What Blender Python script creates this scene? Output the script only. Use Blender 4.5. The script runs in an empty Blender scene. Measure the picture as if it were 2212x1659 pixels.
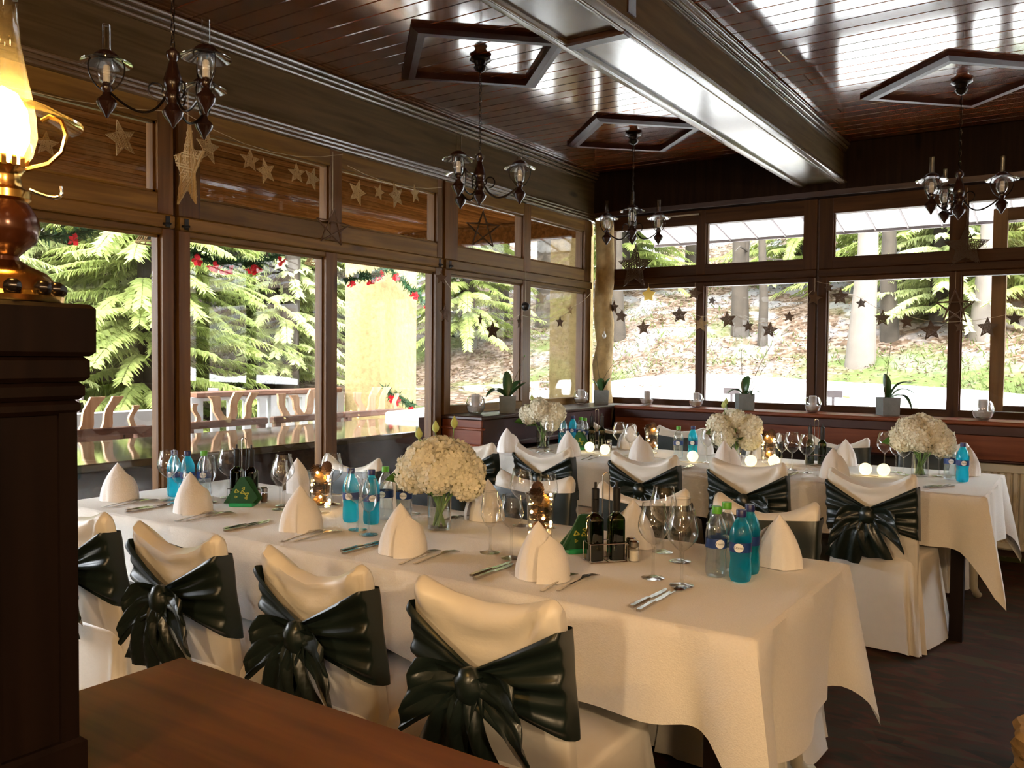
import bpy, math, random
from mathutils import Vector, Matrix
R = random.Random(7)
PI = math.pi
sc = bpy.context.scene
C = sc.collection

# ---------------------------------------------------------------- camera
def make_camera():
    f, yaw, pit, rol = 1845.54, 0.597086, -0.0319143, 0.0091752
    F = Vector((-math.sin(yaw)*math.cos(pit), math.cos(yaw)*math.cos(pit), math.sin(pit)))
    Rt = Vector((math.cos(yaw), math.sin(yaw), 0)); U = Rt.cross(F)
    R2 = Rt*math.cos(rol)+U*math.sin(rol); U2 = -Rt*math.sin(rol)+U*math.cos(rol)
    cd = bpy.data.cameras.new('camera'); cam = bpy.data.objects.new('camera', cd); C.objects.link(cam)
    cd.sensor_width = 36; cd.lens = f*36/2212; cd.clip_start = 0.02; cd.clip_end = 300
    m = Matrix((R2, U2, -F)).transposed().to_4x4(); m.translation = (0, 0, 1.4)
    cam.matrix_world = m
    sc.camera = cam
make_camera()
# ---------------------------------------------------------------- light
EXPOSURE = 1.55
SKY = 6.6
SUN = 3.0
sc.view_settings.view_transform = 'Standard'; sc.view_settings.look = 'None'
sc.view_settings.gamma = 1; sc.view_settings.use_curve_mapping = False
sc.view_settings.exposure = EXPOSURE
w = bpy.data.worlds.new('overcast_sky'); sc.world = w; w.use_nodes = True
bg = w.node_tree.nodes['Background']; bg.inputs[0].default_value = (0.88, 0.94, 1.0, 1); bg.inputs[1].default_value = SKY
sl = bpy.data.lights.new('sun', 'SUN'); sl.energy = SUN; sl.angle = 0.35; sl.color = (1, 0.95, 0.86)
so = bpy.data.objects.new('sun', sl); C.objects.link(so); so.location = (4, -6, 14)
so.rotation_euler = Vector((-0.35, 0.62, -0.75)).to_track_quat('-Z', 'Y').to_euler()
try:
    sc.cycles.use_denoising = True
    sc.cycles.max_bounces = 6; sc.cycles.diffuse_bounces = 3; sc.cycles.glossy_bounces = 2
    sc.cycles.transmission_bounces = 2; sc.cycles.transparent_max_bounces = 16
    sc.cycles.use_adaptive_sampling = True; sc.cycles.adaptive_threshold = 0.12; sc.cycles.adaptive_min_samples = 16
    sc.cycles.caustics_reflective = False; sc.cycles.caustics_refractive = False
    sc.cycles.sample_clamp_indirect = 6
except Exception:
    pass

# ---------------------------------------------------------------- materials
def nmat(name):
    m = bpy.data.materials.new(name); m.use_nodes = True
    nt = m.node_tree; b = nt.nodes['Principled BSDF']
    return m, nt, b
def lnk(nt, a, b): nt.links.new(a, b)
def plain(name, col, rough=0.6, metal=0.0, var=0.0, scale=30, bump=0.0, bscale=60, spec=None, sheen=0.0, emit=None, es=0.0, rnd=0.0, coord='Object'):
    m, nt, b = nmat(name)
    b.inputs['Roughness'].default_value = rough; b.inputs['Metallic'].default_value = metal
    if spec is not None: b.inputs['Specular IOR Level'].default_value = spec
    if sheen: b.inputs['Sheen Weight'].default_value = sheen
    b.inputs['Base Color'].default_value = (*col, 1)
    tc = nt.nodes.new('ShaderNodeTexCoord')
    if var or rnd:
        hs = nt.nodes.new('ShaderNodeHueSaturation'); hs.inputs['Color'].default_value = (*col, 1)
        mr = nt.nodes.new('ShaderNodeMapRange'); mr.inputs['To Min'].default_value = 1-var; mr.inputs['To Max'].default_value = 1+var
        n = nt.nodes.new('ShaderNodeTexNoise'); n.inputs['Scale'].default_value = scale; n.inputs['Detail'].default_value = 4
        lnk(nt, tc.outputs[coord], n.inputs['Vector']); lnk(nt, n.outputs['Fac'], mr.inputs['Value'])
        src = mr.outputs[0]
        if rnd:
            oi = nt.nodes.new('ShaderNodeObjectInfo'); m2 = nt.nodes.new('ShaderNodeMapRange')
            m2.inputs['To Min'].default_value = 1-rnd; m2.inputs['To Max'].default_value = 1+rnd
            lnk(nt, oi.outputs['Random'], m2.inputs['Value'])
            mu = nt.nodes.new('ShaderNodeMath'); mu.operation = 'MULTIPLY'
            lnk(nt, src, mu.inputs[0]); lnk(nt, m2.outputs[0], mu.inputs[1]); src = mu.outputs[0]
        lnk(nt, src, hs.inputs['Value']); lnk(nt, hs.outputs[0], b.inputs['Base Color'])
    if bump:
        n2 = nt.nodes.new('ShaderNodeTexNoise'); n2.inputs['Scale'].default_value = bscale; n2.inputs['Detail'].default_value = 3
        bp = nt.nodes.new('ShaderNodeBump'); bp.inputs['Strength'].default_value = bump; bp.inputs['Distance'].default_value = 0.01
        lnk(nt, tc.outputs[coord], n2.inputs['Vector']); lnk(nt, n2.outputs['Fac'], bp.inputs['Height']); lnk(nt, bp.outputs[0], b.inputs['Normal'])
    if emit:
        b.inputs['Emission Color'].default_value = (*emit, 1); b.inputs['Emission Strength'].default_value = es
    return m
def wood(name, c1, c2, axis=0, rough=0.4, rnd=0.15, scale=1.0, spec=0.5, knots=True, coat=0.0, bump=0.05):
    m, nt, b = nmat(name)
    tc = nt.nodes.new('ShaderNodeTexCoord'); mp = nt.nodes.new('ShaderNodeMapping')
    s = [26*scale]*3; s[axis] = 1.6*scale; mp.inputs['Scale'].default_value = s
    oi = nt.nodes.new('ShaderNodeObjectInfo'); vm = nt.nodes.new('ShaderNodeVectorMath'); vm.operation = 'MULTIPLY_ADD'
    vm.inputs[1].default_value = (37, 53, 71)
    cx = nt.nodes.new('ShaderNodeCombineXYZ')
    for i in range(3): lnk(nt, oi.outputs['Random'], cx.inputs[i])
    lnk(nt, cx.outputs[0], vm.inputs[0]); lnk(nt, tc.outputs['Object'], vm.inputs[2])
    lnk(nt, vm.outputs[0], mp.inputs['Vector'])
    n = nt.nodes.new('ShaderNodeTexNoise'); n.inputs['Scale'].default_value = 1; n.inputs['Detail'].default_value = 5; n.inputs['Distortion'].default_value = 0.6
    lnk(nt, mp.outputs[0], n.inputs['Vector'])
    cr = nt.nodes.new('ShaderNodeValToRGB'); cr.color_ramp.elements[0].position = 0.32; cr.color_ramp.elements[1].position = 0.68
    cr.color_ramp.elements[0].color = (*c1, 1); cr.color_ramp.elements[1].color = (*c2, 1)
    lnk(nt, n.outputs['Fac'], cr.inputs['Fac'])
    col = cr.outputs[0]
    if knots:
        mp2 = nt.nodes.new('ShaderNodeMapping'); s2 = [9*scale]*3; s2[axis] = 3.0*scale; mp2.inputs['Scale'].default_value = s2
        lnk(nt, vm.outputs[0], mp2.inputs['Vector'])
        vo = nt.nodes.new('ShaderNodeTexVoronoi'); vo.inputs['Scale'].default_value = 0.55; lnk(nt, mp2.outputs[0], vo.inputs['Vector'])
        k = nt.nodes.new('ShaderNodeMapRange'); k.inputs['From Min'].default_value = 0.06; k.inputs['From Max'].default_value = 0.16
        k.inputs['To Min'].default_value = 0.8; k.inputs['To Max'].default_value = 0.0
        lnk(nt, vo.outputs['Distance'], k.inputs['Value'])
        mx = nt.nodes.new('ShaderNodeMix'); mx.data_type = 'RGBA'; mx.inputs[7].default_value = (c1[0]*0.35, c1[1]*0.3, c1[2]*0.3, 1)
        lnk(nt, k.outputs[0], mx.inputs[0]); lnk(nt, col, mx.inputs[6]); col = mx.outputs[2]
    hs = nt.nodes.new('ShaderNodeHueSaturation'); m2 = nt.nodes.new('ShaderNodeMapRange')
    m2.inputs['To Min'].default_value = 1-rnd; m2.inputs['To Max'].default_value = 1+rnd
    lnk(nt, oi.outputs['Random'], m2.inputs['Value']); lnk(nt, m2.outputs[0], hs.inputs['Value']); lnk(nt, col, hs.inputs['Color'])
    lnk(nt, hs.outputs[0], b.inputs['Base Color'])
    b.inputs['Roughness'].default_value = rough; b.inputs['Specular IOR Level'].default_value = spec
    if coat: b.inputs['Coat Weight'].default_value = coat; b.inputs['Coat Roughness'].default_value = rough*0.7; b.inputs['Coat IOR'].default_value = 1.95
    if bump:
        bp = nt.nodes.new('ShaderNodeBump'); bp.inputs['Strength'].default_value = bump; bp.inputs['Distance'].default_value = 0.004
        lnk(nt, n.outputs['Fac'], bp.inputs['Height']); lnk(nt, bp.outputs[0], b.inputs['Normal'])
    return m
def thin_glass(name, tint=(1, 1, 1), refl=0.05, rough=0.02, edge=0.9, power=4.0, haze=0.0):
    m = bpy.data.materials.new(name); m.use_nodes = True; nt = m.node_tree; nt.nodes.clear()
    out = nt.nodes.new('ShaderNodeOutputMaterial'); tr = nt.nodes.new('ShaderNodeBsdfTransparent'); tr.inputs[0].default_value = (*tint, 1)
    gl = nt.nodes.new('ShaderNodeBsdfGlossy'); gl.inputs['Roughness'].default_value = rough
    lw = nt.nodes.new('ShaderNodeLayerWeight'); lw.inputs['Blend'].default_value = 0.5
    pw = nt.nodes.new('ShaderNodeMath'); pw.operation = 'POWER'; pw.inputs[1].default_value = power; lnk(nt, lw.outputs['Facing'], pw.inputs[0])
    ma = nt.nodes.new('ShaderNodeMath'); ma.operation = 'MULTIPLY_ADD'; ma.inputs[1].default_value = edge-refl; ma.inputs[2].default_value = refl
    lnk(nt, pw.outputs[0], ma.inputs[0])
    mx = nt.nodes.new('ShaderNodeMixShader'); lnk(nt, ma.outputs[0], mx.inputs[0]); lnk(nt, tr.outputs[0], mx.inputs[1]); lnk(nt, gl.outputs[0], mx.inputs[2])
    last = mx.outputs[0]
    if haze:
        df = nt.nodes.new('ShaderNodeBsdfTranslucent'); df.inputs[0].default_value = (*tint, 1)
        m2 = nt.nodes.new('ShaderNodeMixShader'); m2.inputs[0].default_value = haze
        lnk(nt, last, m2.inputs[1]); lnk(nt, df.outputs[0], m2.inputs[2]); last = m2.outputs[0]
    lnk(nt, last, out.inputs[0]); return m
def leafy(name, c, var=0.35, trans=0.35, rough=0.6):
    m, nt, b = nmat(name)
    oi = nt.nodes.new('ShaderNodeNewGeometry'); tc = nt.nodes.new('ShaderNodeTexCoord')
    n = nt.nodes.new('ShaderNodeTexNoise'); n.inputs['Scale'].default_value = 1.3; lnk(nt, tc.outputs['Object'], n.inputs['Vector'])
    ad = nt.nodes.new('ShaderNodeMath'); ad.operation = 'ADD'; lnk(nt, oi.outputs['Random Per Island'], ad.inputs[0]); lnk(nt, n.outputs['Fac'], ad.inputs[1])
    mr = nt.nodes.new('ShaderNodeMapRange'); mr.inputs['From Min'].default_value = 0.2; mr.inputs['From Max'].default_value = 1.6
    mr.inputs['To Min'].default_value = 1-var; mr.inputs['To Max'].default_value = 1+var
    lnk(nt, ad.outputs[0], mr.inputs['Value'])
    hs = nt.nodes.new('ShaderNodeHueSaturation'); hs.inputs['Color'].default_value = (*c, 1); lnk(nt, mr.outputs[0], hs.inputs['Value'])
    lnk(nt, hs.outputs[0], b.inputs['Base Color']); b.inputs['Roughness'].default_value = rough; b.inputs['Specular IOR Level'].default_value = 0.2
    tl = nt.nodes.new('ShaderNodeBsdfTranslucent'); lnk(nt, hs.outputs[0], tl.inputs[0])
    mx = nt.nodes.new('ShaderNodeMixShader'); mx.inputs[0].default_value = trans
    out = nt.nodes['Material Output']; lnk(nt, b.outputs[0], mx.inputs[1]); lnk(nt, tl.outputs[0], mx.inputs[2]); lnk(nt, mx.outputs[0], out.inputs[0])
    return m
M = {}
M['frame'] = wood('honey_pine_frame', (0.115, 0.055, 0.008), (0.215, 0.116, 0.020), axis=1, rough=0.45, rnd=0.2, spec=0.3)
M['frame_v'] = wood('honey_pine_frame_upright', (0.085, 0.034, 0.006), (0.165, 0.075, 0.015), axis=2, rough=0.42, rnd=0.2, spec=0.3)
M['frame_x'] = wood('shaded_pine_frame', (0.040, 0.013, 0.0035), (0.072, 0.028, 0.007), axis=0, rough=0.5, rnd=0.2, spec=0.15)  # pine darkened: backlit shade of the far frames put into the colour
M['frame_xv'] = wood('shaded_pine_frame_upright', (0.040, 0.013, 0.0035), (0.072, 0.028, 0.007), axis=2, rough=0.5, rnd=0.2, spec=0.15)  # upright twin, same backlit shade in its colour
M['ceil'] = wood('varnished_red_ceiling_board', (0.105, 0.024, 0.007), (0.20, 0.054, 0.016), axis=0, rough=0.14, rnd=0.12, spec=0.8, coat=1.0, bump=0.015)
M['ceilbase'] = plain('ceiling_backing', (0.05, 0.02, 0.01), 0.6)
M['panelwood'] = wood('olive_brown_panel', (0.060, 0.038, 0.014), (0.11, 0.072, 0.030), axis=1, rough=0.24, rnd=0.05, spec=0.5, coat=0.6)
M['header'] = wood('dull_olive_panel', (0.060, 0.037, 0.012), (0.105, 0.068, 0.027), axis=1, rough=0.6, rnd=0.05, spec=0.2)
M['mould'] = wood('moulding_wood', (0.085, 0.055, 0.026), (0.15, 0.10, 0.055), axis=1, rough=0.25, rnd=0.1, knots=False, coat=0.3)
M['mahog'] = wood('dark_mahogany', (0.034, 0.008, 0.005), (0.046, 0.011, 0.007), axis=0, rough=0.42, rnd=0.1, knots=False, spec=0.35)
M['darkwood'] = wood('dark_stained_wood', (0.030, 0.012, 0.006), (0.065, 0.028, 0.014), axis=0, rough=0.35, rnd=0.1, knots=False)
M['postwood'] = wood('dark_post_wood', (0.006, 0.0025, 0.0015), (0.011, 0.005, 0.003), axis=2, rough=0.5, spec=0.15, rnd=0.1, knots=False)
M['redwood'] = wood('red_brown_ledge', (0.13, 0.030, 0.010), (0.21, 0.056, 0.019), axis=0, rough=0.4, rnd=0.1, knots=False, spec=0.25)
M['board'] = wood('brown_counter_board', (0.095, 0.030, 0.008), (0.175, 0.062, 0.017), axis=0, rough=0.42, rnd=0.05)
M['walld'] = wood('dark_wall_panel', (0.012, 0.005, 0.003), (0.022, 0.010, 0.005), axis=2, rough=0.7, rnd=0.1, spec=0.1)  # near-black puts the backlit shade of the far header into the colour
M['plaster'] = plain('cream_plaster', (0.62, 0.50, 0.32), 0.9, var=0.1, scale=6, bump=0.3, bscale=30)
M['stucco'] = plain('yellow_stucco', (0.34, 0.245, 0.10), 0.95, var=0.45, scale=16, bump=1.0, bscale=22)
M['bark'] = plain('peeled_log', (0.36, 0.24, 0.095), 0.8, var=0.6, scale=13, bump=1.0, bscale=24)
M['pane'] = thin_glass('window_glass', refl=0.05, edge=0.8, power=4.5, rough=0.004)
M['panefar'] = thin_glass('low_reflection_window_glass', refl=0.007, edge=0.6, power=5, rough=0.004)  # reflectivity cut to suppress mirrored left windows in the far panes
M['glass'] = thin_glass('clear_glassware', tint=(0.98, 0.985, 0.985), refl=0.075, edge=0.95, power=2.2, rough=0.015)
M['clearpet'] = thin_glass('clear_plastic', tint=(0.97, 0.985, 0.985), refl=0.10, edge=0.9, power=2.0, rough=0.06, haze=0.14)
M['saucer'] = thin_glass('saucer_glass', tint=(0.95, 0.95, 0.94), refl=0.12, edge=0.95, power=1.6, rough=0.05, haze=0.06)
M['bluepet'] = thin_glass('turquoise_plastic', tint=(0.14, 0.80, 0.95), refl=0.08, edge=0.7, power=2.2, rough=0.06, haze=0.55)
M['water'] = thin_glass('water', tint=(0.93, 0.96, 0.97), refl=0.02, edge=0.3, power=3)
M['darkglass'] = thin_glass('dark_green_bottle_glass', tint=(0.10, 0.20, 0.03), refl=0.08, edge=0.7, power=3, rough=0.03)
M['oil'] = plain('dark_oil', (0.02, 0.03, 0.004), 0.2)
M['cloth'] = plain('cream_tablecloth', (0.84, 0.80, 0.73), 0.92, var=0.07, scale=160, bump=0.25, bscale=260, sheen=0.3)
M['lace'] = plain('cream_lace_runner', (0.78, 0.71, 0.58), 0.9, var=0.16, scale=240, bump=0.5, bscale=240)
M['cover'] = plain('ivory_satin_chair_cover', (0.82, 0.77, 0.68), 0.36, var=0.04, scale=25, bump=0.06, bscale=120, spec=0.55, sheen=0.2)
M['sash'] = plain('dark_green_satin', (0.012, 0.020, 0.017), 0.30, var=0.2, scale=20, spec=0.7)
M['sash2'] = plain('dark_green_satin_band', (0.012, 0.020, 0.017), 0.34, var=0.2, scale=20, spec=0.6)
M['napkin'] = plain('white_linen', (0.86, 0.83, 0.80), 0.85, var=0.03, scale=60, bump=0.15, bscale=150, sheen=0.2)
M['steel'] = plain('polished_steel', (0.55, 0.53, 0.50), 0.18, metal=1.0)
M['chrome'] = plain('chrome_wire', (0.7, 0.68, 0.64), 0.15, metal=1.0)
M['iron'] = plain('black_bronze', (0.022, 0.016, 0.013), 0.22, metal=0.6, spec=0.6)
M['fontwood'] = plain('turned_dark_wood', (0.030, 0.012, 0.008), 0.2, spec=0.6, var=0.2, scale=20)
M['brass'] = plain('warm_brass', (0.70, 0.42, 0.12), 0.22, metal=1.0)
M['copper'] = plain('copper_brown_enamel', (0.085, 0.024, 0.008), 0.2, metal=0.4, spec=0.7)
M['cfl'] = plain('white_bulb', (0.85, 0.83, 0.78), 0.35)
M['straw'] = plain('straw_twig', (0.36, 0.24, 0.10), 0.8, var=0.4, scale=40, rnd=0.2)
M['twig'] = plain('dark_twig', (0.085, 0.045, 0.02), 0.8, var=0.4, scale=40, rnd=0.3)
M['goldstar'] = plain('gold_paper', (0.75, 0.50, 0.08), 0.4, metal=0.3)
M['string'] = plain('string', (0.55, 0.45, 0.30), 0.9)
M['petal'] = leafy('cream_hydrangea_petals', (0.90, 0.87, 0.72), var=0.12, trans=0.25)
M['petalc'] = plain('hydrangea_core', (0.66, 0.62, 0.36), 0.9)
M['leaf'] = leafy('green_leaf', (0.07, 0.17, 0.03), var=0.3, trans=0.2, rough=0.4)
M['orchid'] = plain('orchid_leaf', (0.035, 0.10, 0.028), 0.35, var=0.25, scale=12)
M['stemg'] = plain('green_stem', (0.16, 0.30, 0.07), 0.6)
M['stemb'] = plain('brown_stem', (0.12, 0.09, 0.04), 0.7)
M['bud'] = plain('pale_green_bud', (0.50, 0.58, 0.20), 0.7)
M['concrete'] = plain('grey_concrete', (0.20, 0.22, 0.22), 0.85, var=0.25, scale=18, bump=0.3, bscale=40)
M['soil'] = plain('dark_soil', (0.04, 0.028, 0.018), 1.0, bump=0.8, bscale=80)
M['wax'] = plain('grey_white_wax', (0.52, 0.49, 0.47), 0.6)
M['sand'] = plain('white_sand', (0.55, 0.52, 0.49), 0.95, var=0.3, scale=120, bump=0.4, bscale=150)
M['cone'] = plain('pine_cone', (0.095, 0.045, 0.022), 0.75, var=0.4, scale=30)
M['cone2'] = plain('gilded_pine_cone', (0.42, 0.22, 0.06), 0.45, var=0.4, scale=30, metal=0.3)
M['fairy'] = plain('fairy_light', (1, 0.7, 0.3), 0.5, emit=(1.0, 0.62, 0.20), es=30)
M['ball'] = plain('glowing_cotton_ball', (0.9, 0.85, 0.6), 0.9, emit=(1.0, 0.85, 0.42), es=0.6)
M['flame'] = plain('lit_lamp_mantle', (1, 0.8, 0.4), 0.5, emit=(1.0, 0.58, 0.17), es=110)
M['warmbulb'] = plain('lit_bulb', (1, 0.8, 0.5), 0.5, emit=(1.0, 0.66, 0.30), es=20)
M['lampglass'] = thin_glass('amber_lit_glass', tint=(1.0, 0.90, 0.66), refl=0.06, edge=0.9, power=2.4, haze=0.02)
M['capgreen'] = plain('green_cap', (0.10, 0.42, 0.03), 0.4)
M['capblue'] = plain('navy_cap', (0.012, 0.018, 0.12), 0.35)
M['labelblue'] = plain('blue_bottle_label', (0.012, 0.045, 0.20), 0.4)
M['labelwhite'] = plain('white_label_print', (0.85, 0.87, 0.88), 0.5)
M['ink'] = plain('dark_label_print', (0.01, 0.015, 0.05), 0.5)
M['greenpaper'] = plain('dark_green_paper', (0.008, 0.075, 0.022), 0.75, rnd=0.1, var=0.1)
M['yellowprint'] = plain('yellow_print', (0.42, 0.42, 0.05), 0.7)
M['greenplastic'] = plain('green_plastic', (0.02, 0.35, 0.12), 0.4)
M['salt'] = plain('salt', (0.85, 0.82, 0.74), 0.9)
M['pepper'] = plain('pepper', (0.12, 0.06, 0.02), 0.9)
M['blackplastic'] = plain('black_stopper', (0.012, 0.012, 0.013), 0.35)
M['radiator'] = plain('cream_radiator', (0.66, 0.60, 0.46), 0.4)
M['floor'] = None
M['carved'] = wood('pale_carved_bench_wood', (0.50, 0.27, 0.14), (0.66, 0.40, 0.23), axis=2, rough=0.6, rnd=0.1, knots=False)
M['benchdark'] = wood('reddish_bench_wood', (0.11, 0.042, 0.02), (0.17, 0.07, 0.035), axis=1, rough=0.55, rnd=0.15, knots=False)
M['glossytable'] = plain('glossy_pale_table', (0.10, 0.075, 0.045), 0.07, spec=1.0)
M['soffit'] = wood('terrace_soffit_board', (0.060, 0.019, 0.004), (0.13, 0.046, 0.011), axis=1, rough=1.0, rnd=0.35, spec=0.0)
M['whitewall'] = plain('white_rendered_wall', (0.50, 0.50, 0.49), 0.9)
M['sheet'] = plain('white_ribbed_sheet', (0.90, 0.87, 0.85), 0.5)
M['sheetedge'] = plain('grey_sheet_edge', (0.16, 0.13, 0.13), 0.6)
M['trunk'] = plain('spruce_bark', (0.034, 0.025, 0.016), 0.95, var=0.45, scale=6, bump=0.8, bscale=10)
M['birch'] = plain('pale_bark', (0.11, 0.09, 0.072), 0.9, var=0.25, scale=5, bump=0.5, bscale=9)
M['needle'] = leafy('spruce_needles', (0.31, 0.36, 0.115), var=0.38, trans=0.5)
M['needle2'] = leafy('pale_spruce_needles', (0.42, 0.46, 0.21), var=0.32, trans=0.5)
M['garland'] = leafy('dark_fir_garland', (0.03, 0.085, 0.03), var=0.4, trans=0.1)
M['redflower'] = leafy('red_silk_flower', (0.62, 0.02, 0.03), var=0.3, trans=0.15)
M['terrace'] = plain('grey_terrace_slab', (0.30, 0.28, 0.25), 0.85, var=0.12, scale=3)
M['dish'] = plain('white_ceramic', (0.82, 0.80, 0.76), 0.25)
def floor_mat():
    m, nt, b = nmat('mottled_dark_carpet')
    tc = nt.nodes.new('ShaderNodeTexCoord'); mp = nt.nodes.new('ShaderNodeMapping'); mp.inputs['Rotation'].default_value = (0, 0, 0.6); mp.inputs['Scale'].default_value = (2.6, 6.5, 1)
    lnk(nt, tc.outputs['Object'], mp.inputs['Vector'])
    v = nt.nodes.new('ShaderNodeTexVoronoi'); v.inputs['Scale'].default_value = 1.6; lnk(nt, mp.outputs[0], v.inputs['Vector'])
    n = nt.nodes.new('ShaderNodeTexNoise'); n.inputs['Scale'].default_value = 2.2; n.inputs['Detail'].default_value = 6; lnk(nt, mp.outputs[0], n.inputs['Vector'])
    sx = nt.nodes.new('ShaderNodeSeparateColor'); lnk(nt, v.outputs['Color'], sx.inputs[0])
    mi = nt.nodes.new('ShaderNodeMath'); mi.operation = 'MULTIPLY_ADD'; mi.inputs[1].default_value = 0.45; lnk(nt, sx.outputs[0], mi.inputs[0]); lnk(nt, n.outputs['Fac'], mi.inputs[2])
    cr = nt.nodes.new('ShaderNodeValToRGB'); e = cr.color_ramp.elements
    e[0].position = 0.40; e[0].color = (0.020, 0.020, 0.010, 1); e[1].position = 0.98; e[1].color = (0.065, 0.045, 0.02, 1)
    a = e.new(0.58); a.color = (0.065, 0.022, 0.010, 1); a2 = e.new(0.75); a2.color = (0.040, 0.030, 0.014, 1); a3 = e.new(0.86); a3.color = (0.085, 0.026, 0.012, 1)
    lnk(nt, mi.outputs[0], cr.inputs['Fac']); lnk(nt, cr.outputs[0], b.inputs['Base Color'])
    b.inputs['Roughness'].default_value = 0.85; b.inputs['Specular IOR Level'].default_value = 0.2
    return m
M['floor'] = floor_mat()
def ground_mat():
    m, nt, b = nmat('leaf_litter_ground')
    tc = nt.nodes.new('ShaderNodeTexCoord')
    v = nt.nodes.new('ShaderNodeTexVoronoi'); v.inputs['Scale'].default_value = 16; lnk(nt, tc.outputs['Object'], v.inputs['Vector'])
    n = nt.nodes.new('ShaderNodeTexNoise'); n.inputs['Scale'].default_value = 0.55; n.inputs['Detail'].default_value = 5; lnk(nt, tc.outputs['Object'], n.inputs['Vector'])
    sx = nt.nodes.new('ShaderNodeSeparateColor'); lnk(nt, v.outputs['Color'], sx.inputs[0])
    cr = nt.nodes.new('ShaderNodeValToRGB'); e = cr.color_ramp.elements
    e[0].position = 0.0; e[0].color = (0.040, 0.025, 0.015, 1); e[1].position = 1.0; e[1].color = (0.17, 0.13, 0.105, 1)
    a = e.new(0.4); a.color = (0.085, 0.054, 0.034, 1); a = e.new(0.7); a.color = (0.125, 0.092, 0.068, 1)
    lnk(nt, sx.outputs[1], cr.inputs['Fac'])
    # grass low on the slope, in patches
    sp = nt.nodes.new('ShaderNodeSeparateXYZ'); lnk(nt, tc.outputs['Object'], sp.inputs[0])
    gr = nt.nodes.new('ShaderNodeMapRange'); gr.inputs['From Min'].default_value = 0.50; gr.inputs['From Max'].default_value = 0.60; lnk(nt, n.outputs['Fac'], gr.inputs['Value'])
    lo = nt.nodes.new('ShaderNodeMapRange'); lo.inputs['From Min'].default_value = 1.4; lo.inputs['From Max'].default_value = 2.6; lo.inputs['To Min'].default_value = 0.9; lo.inputs['To Max'].default_value = 0.05
    lnk(nt, sp.outputs[2], lo.inputs['Value'])
    mu = nt.nodes.new('ShaderNodeMath'); mu.operation = 'MULTIPLY'; lnk(nt, gr.outputs[0], mu.inputs[0]); lnk(nt, lo.outputs[0], mu.inputs[1])
    mx = nt.nodes.new('ShaderNodeMix'); mx.data_type = 'RGBA'; mx.inputs[7].default_value = (0.065, 0.09, 0.025, 1)
    lnk(nt, mu.outputs[0], mx.inputs[0]); lnk(nt, cr.outputs[0], mx.inputs[6])
    # snow lying in patches higher up
    n3 = nt.nodes.new('ShaderNodeTexNoise'); n3.inputs['Scale'].default_value = 1.6; n3.inputs['Detail'].default_value = 8; lnk(nt, tc.outputs['Object'], n3.inputs['Vector'])
    s1 = nt.nodes.new('ShaderNodeMapRange'); s1.inputs['From Min'].default_value = 0.50; s1.inputs['From Max'].default_value = 0.56; lnk(nt, n3.outputs['Fac'], s1.inputs['Value'])
    s2 = nt.nodes.new('ShaderNodeMapRange'); s2.inputs['From Min'].default_value = 0.9; s2.inputs['From Max'].default_value = 3.6; s2.inputs['To Min'].default_value = 0.0; s2.inputs['To Max'].default_value = 0.8; lnk(nt, sp.outputs[2], s2.inputs['Value'])
    m3 = nt.nodes.new('ShaderNodeMath'); m3.operation = 'MULTIPLY'; lnk(nt, s1.outputs[0], m3.inputs[0]); lnk(nt, s2.outputs[0], m3.inputs[1])
    mx2 = nt.nodes.new('ShaderNodeMix'); mx2.data_type = 'RGBA'; mx2.inputs[7].default_value = (0.24, 0.245, 0.26, 1)
    lnk(nt, m3.outputs[0], mx2.inputs[0]); lnk(nt, mx.outputs[2], mx2.inputs[6])
    lnk(nt, mx2.outputs[2], b.inputs['Base Color']); b.inputs['Roughness'].default_value = 1.0; b.inputs['Specular IOR Level'].default_value = 0.1
    return m
M['ground'] = ground_mat()
M['gravel'] = plain('overexposed_gravel_path', (0.80, 0.79, 0.76), 0.95, var=0.12, scale=20, bump=0.3, bscale=40)  # near-white colour stands in for overexposed ground
M['litter'] = leafy('fallen_leaves', (0.105, 0.066, 0.042), var=0.7, trans=0.1)
M['grass'] = leafy('grass_tufts', (0.075, 0.095, 0.025), var=0.5, trans=0.2)

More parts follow.
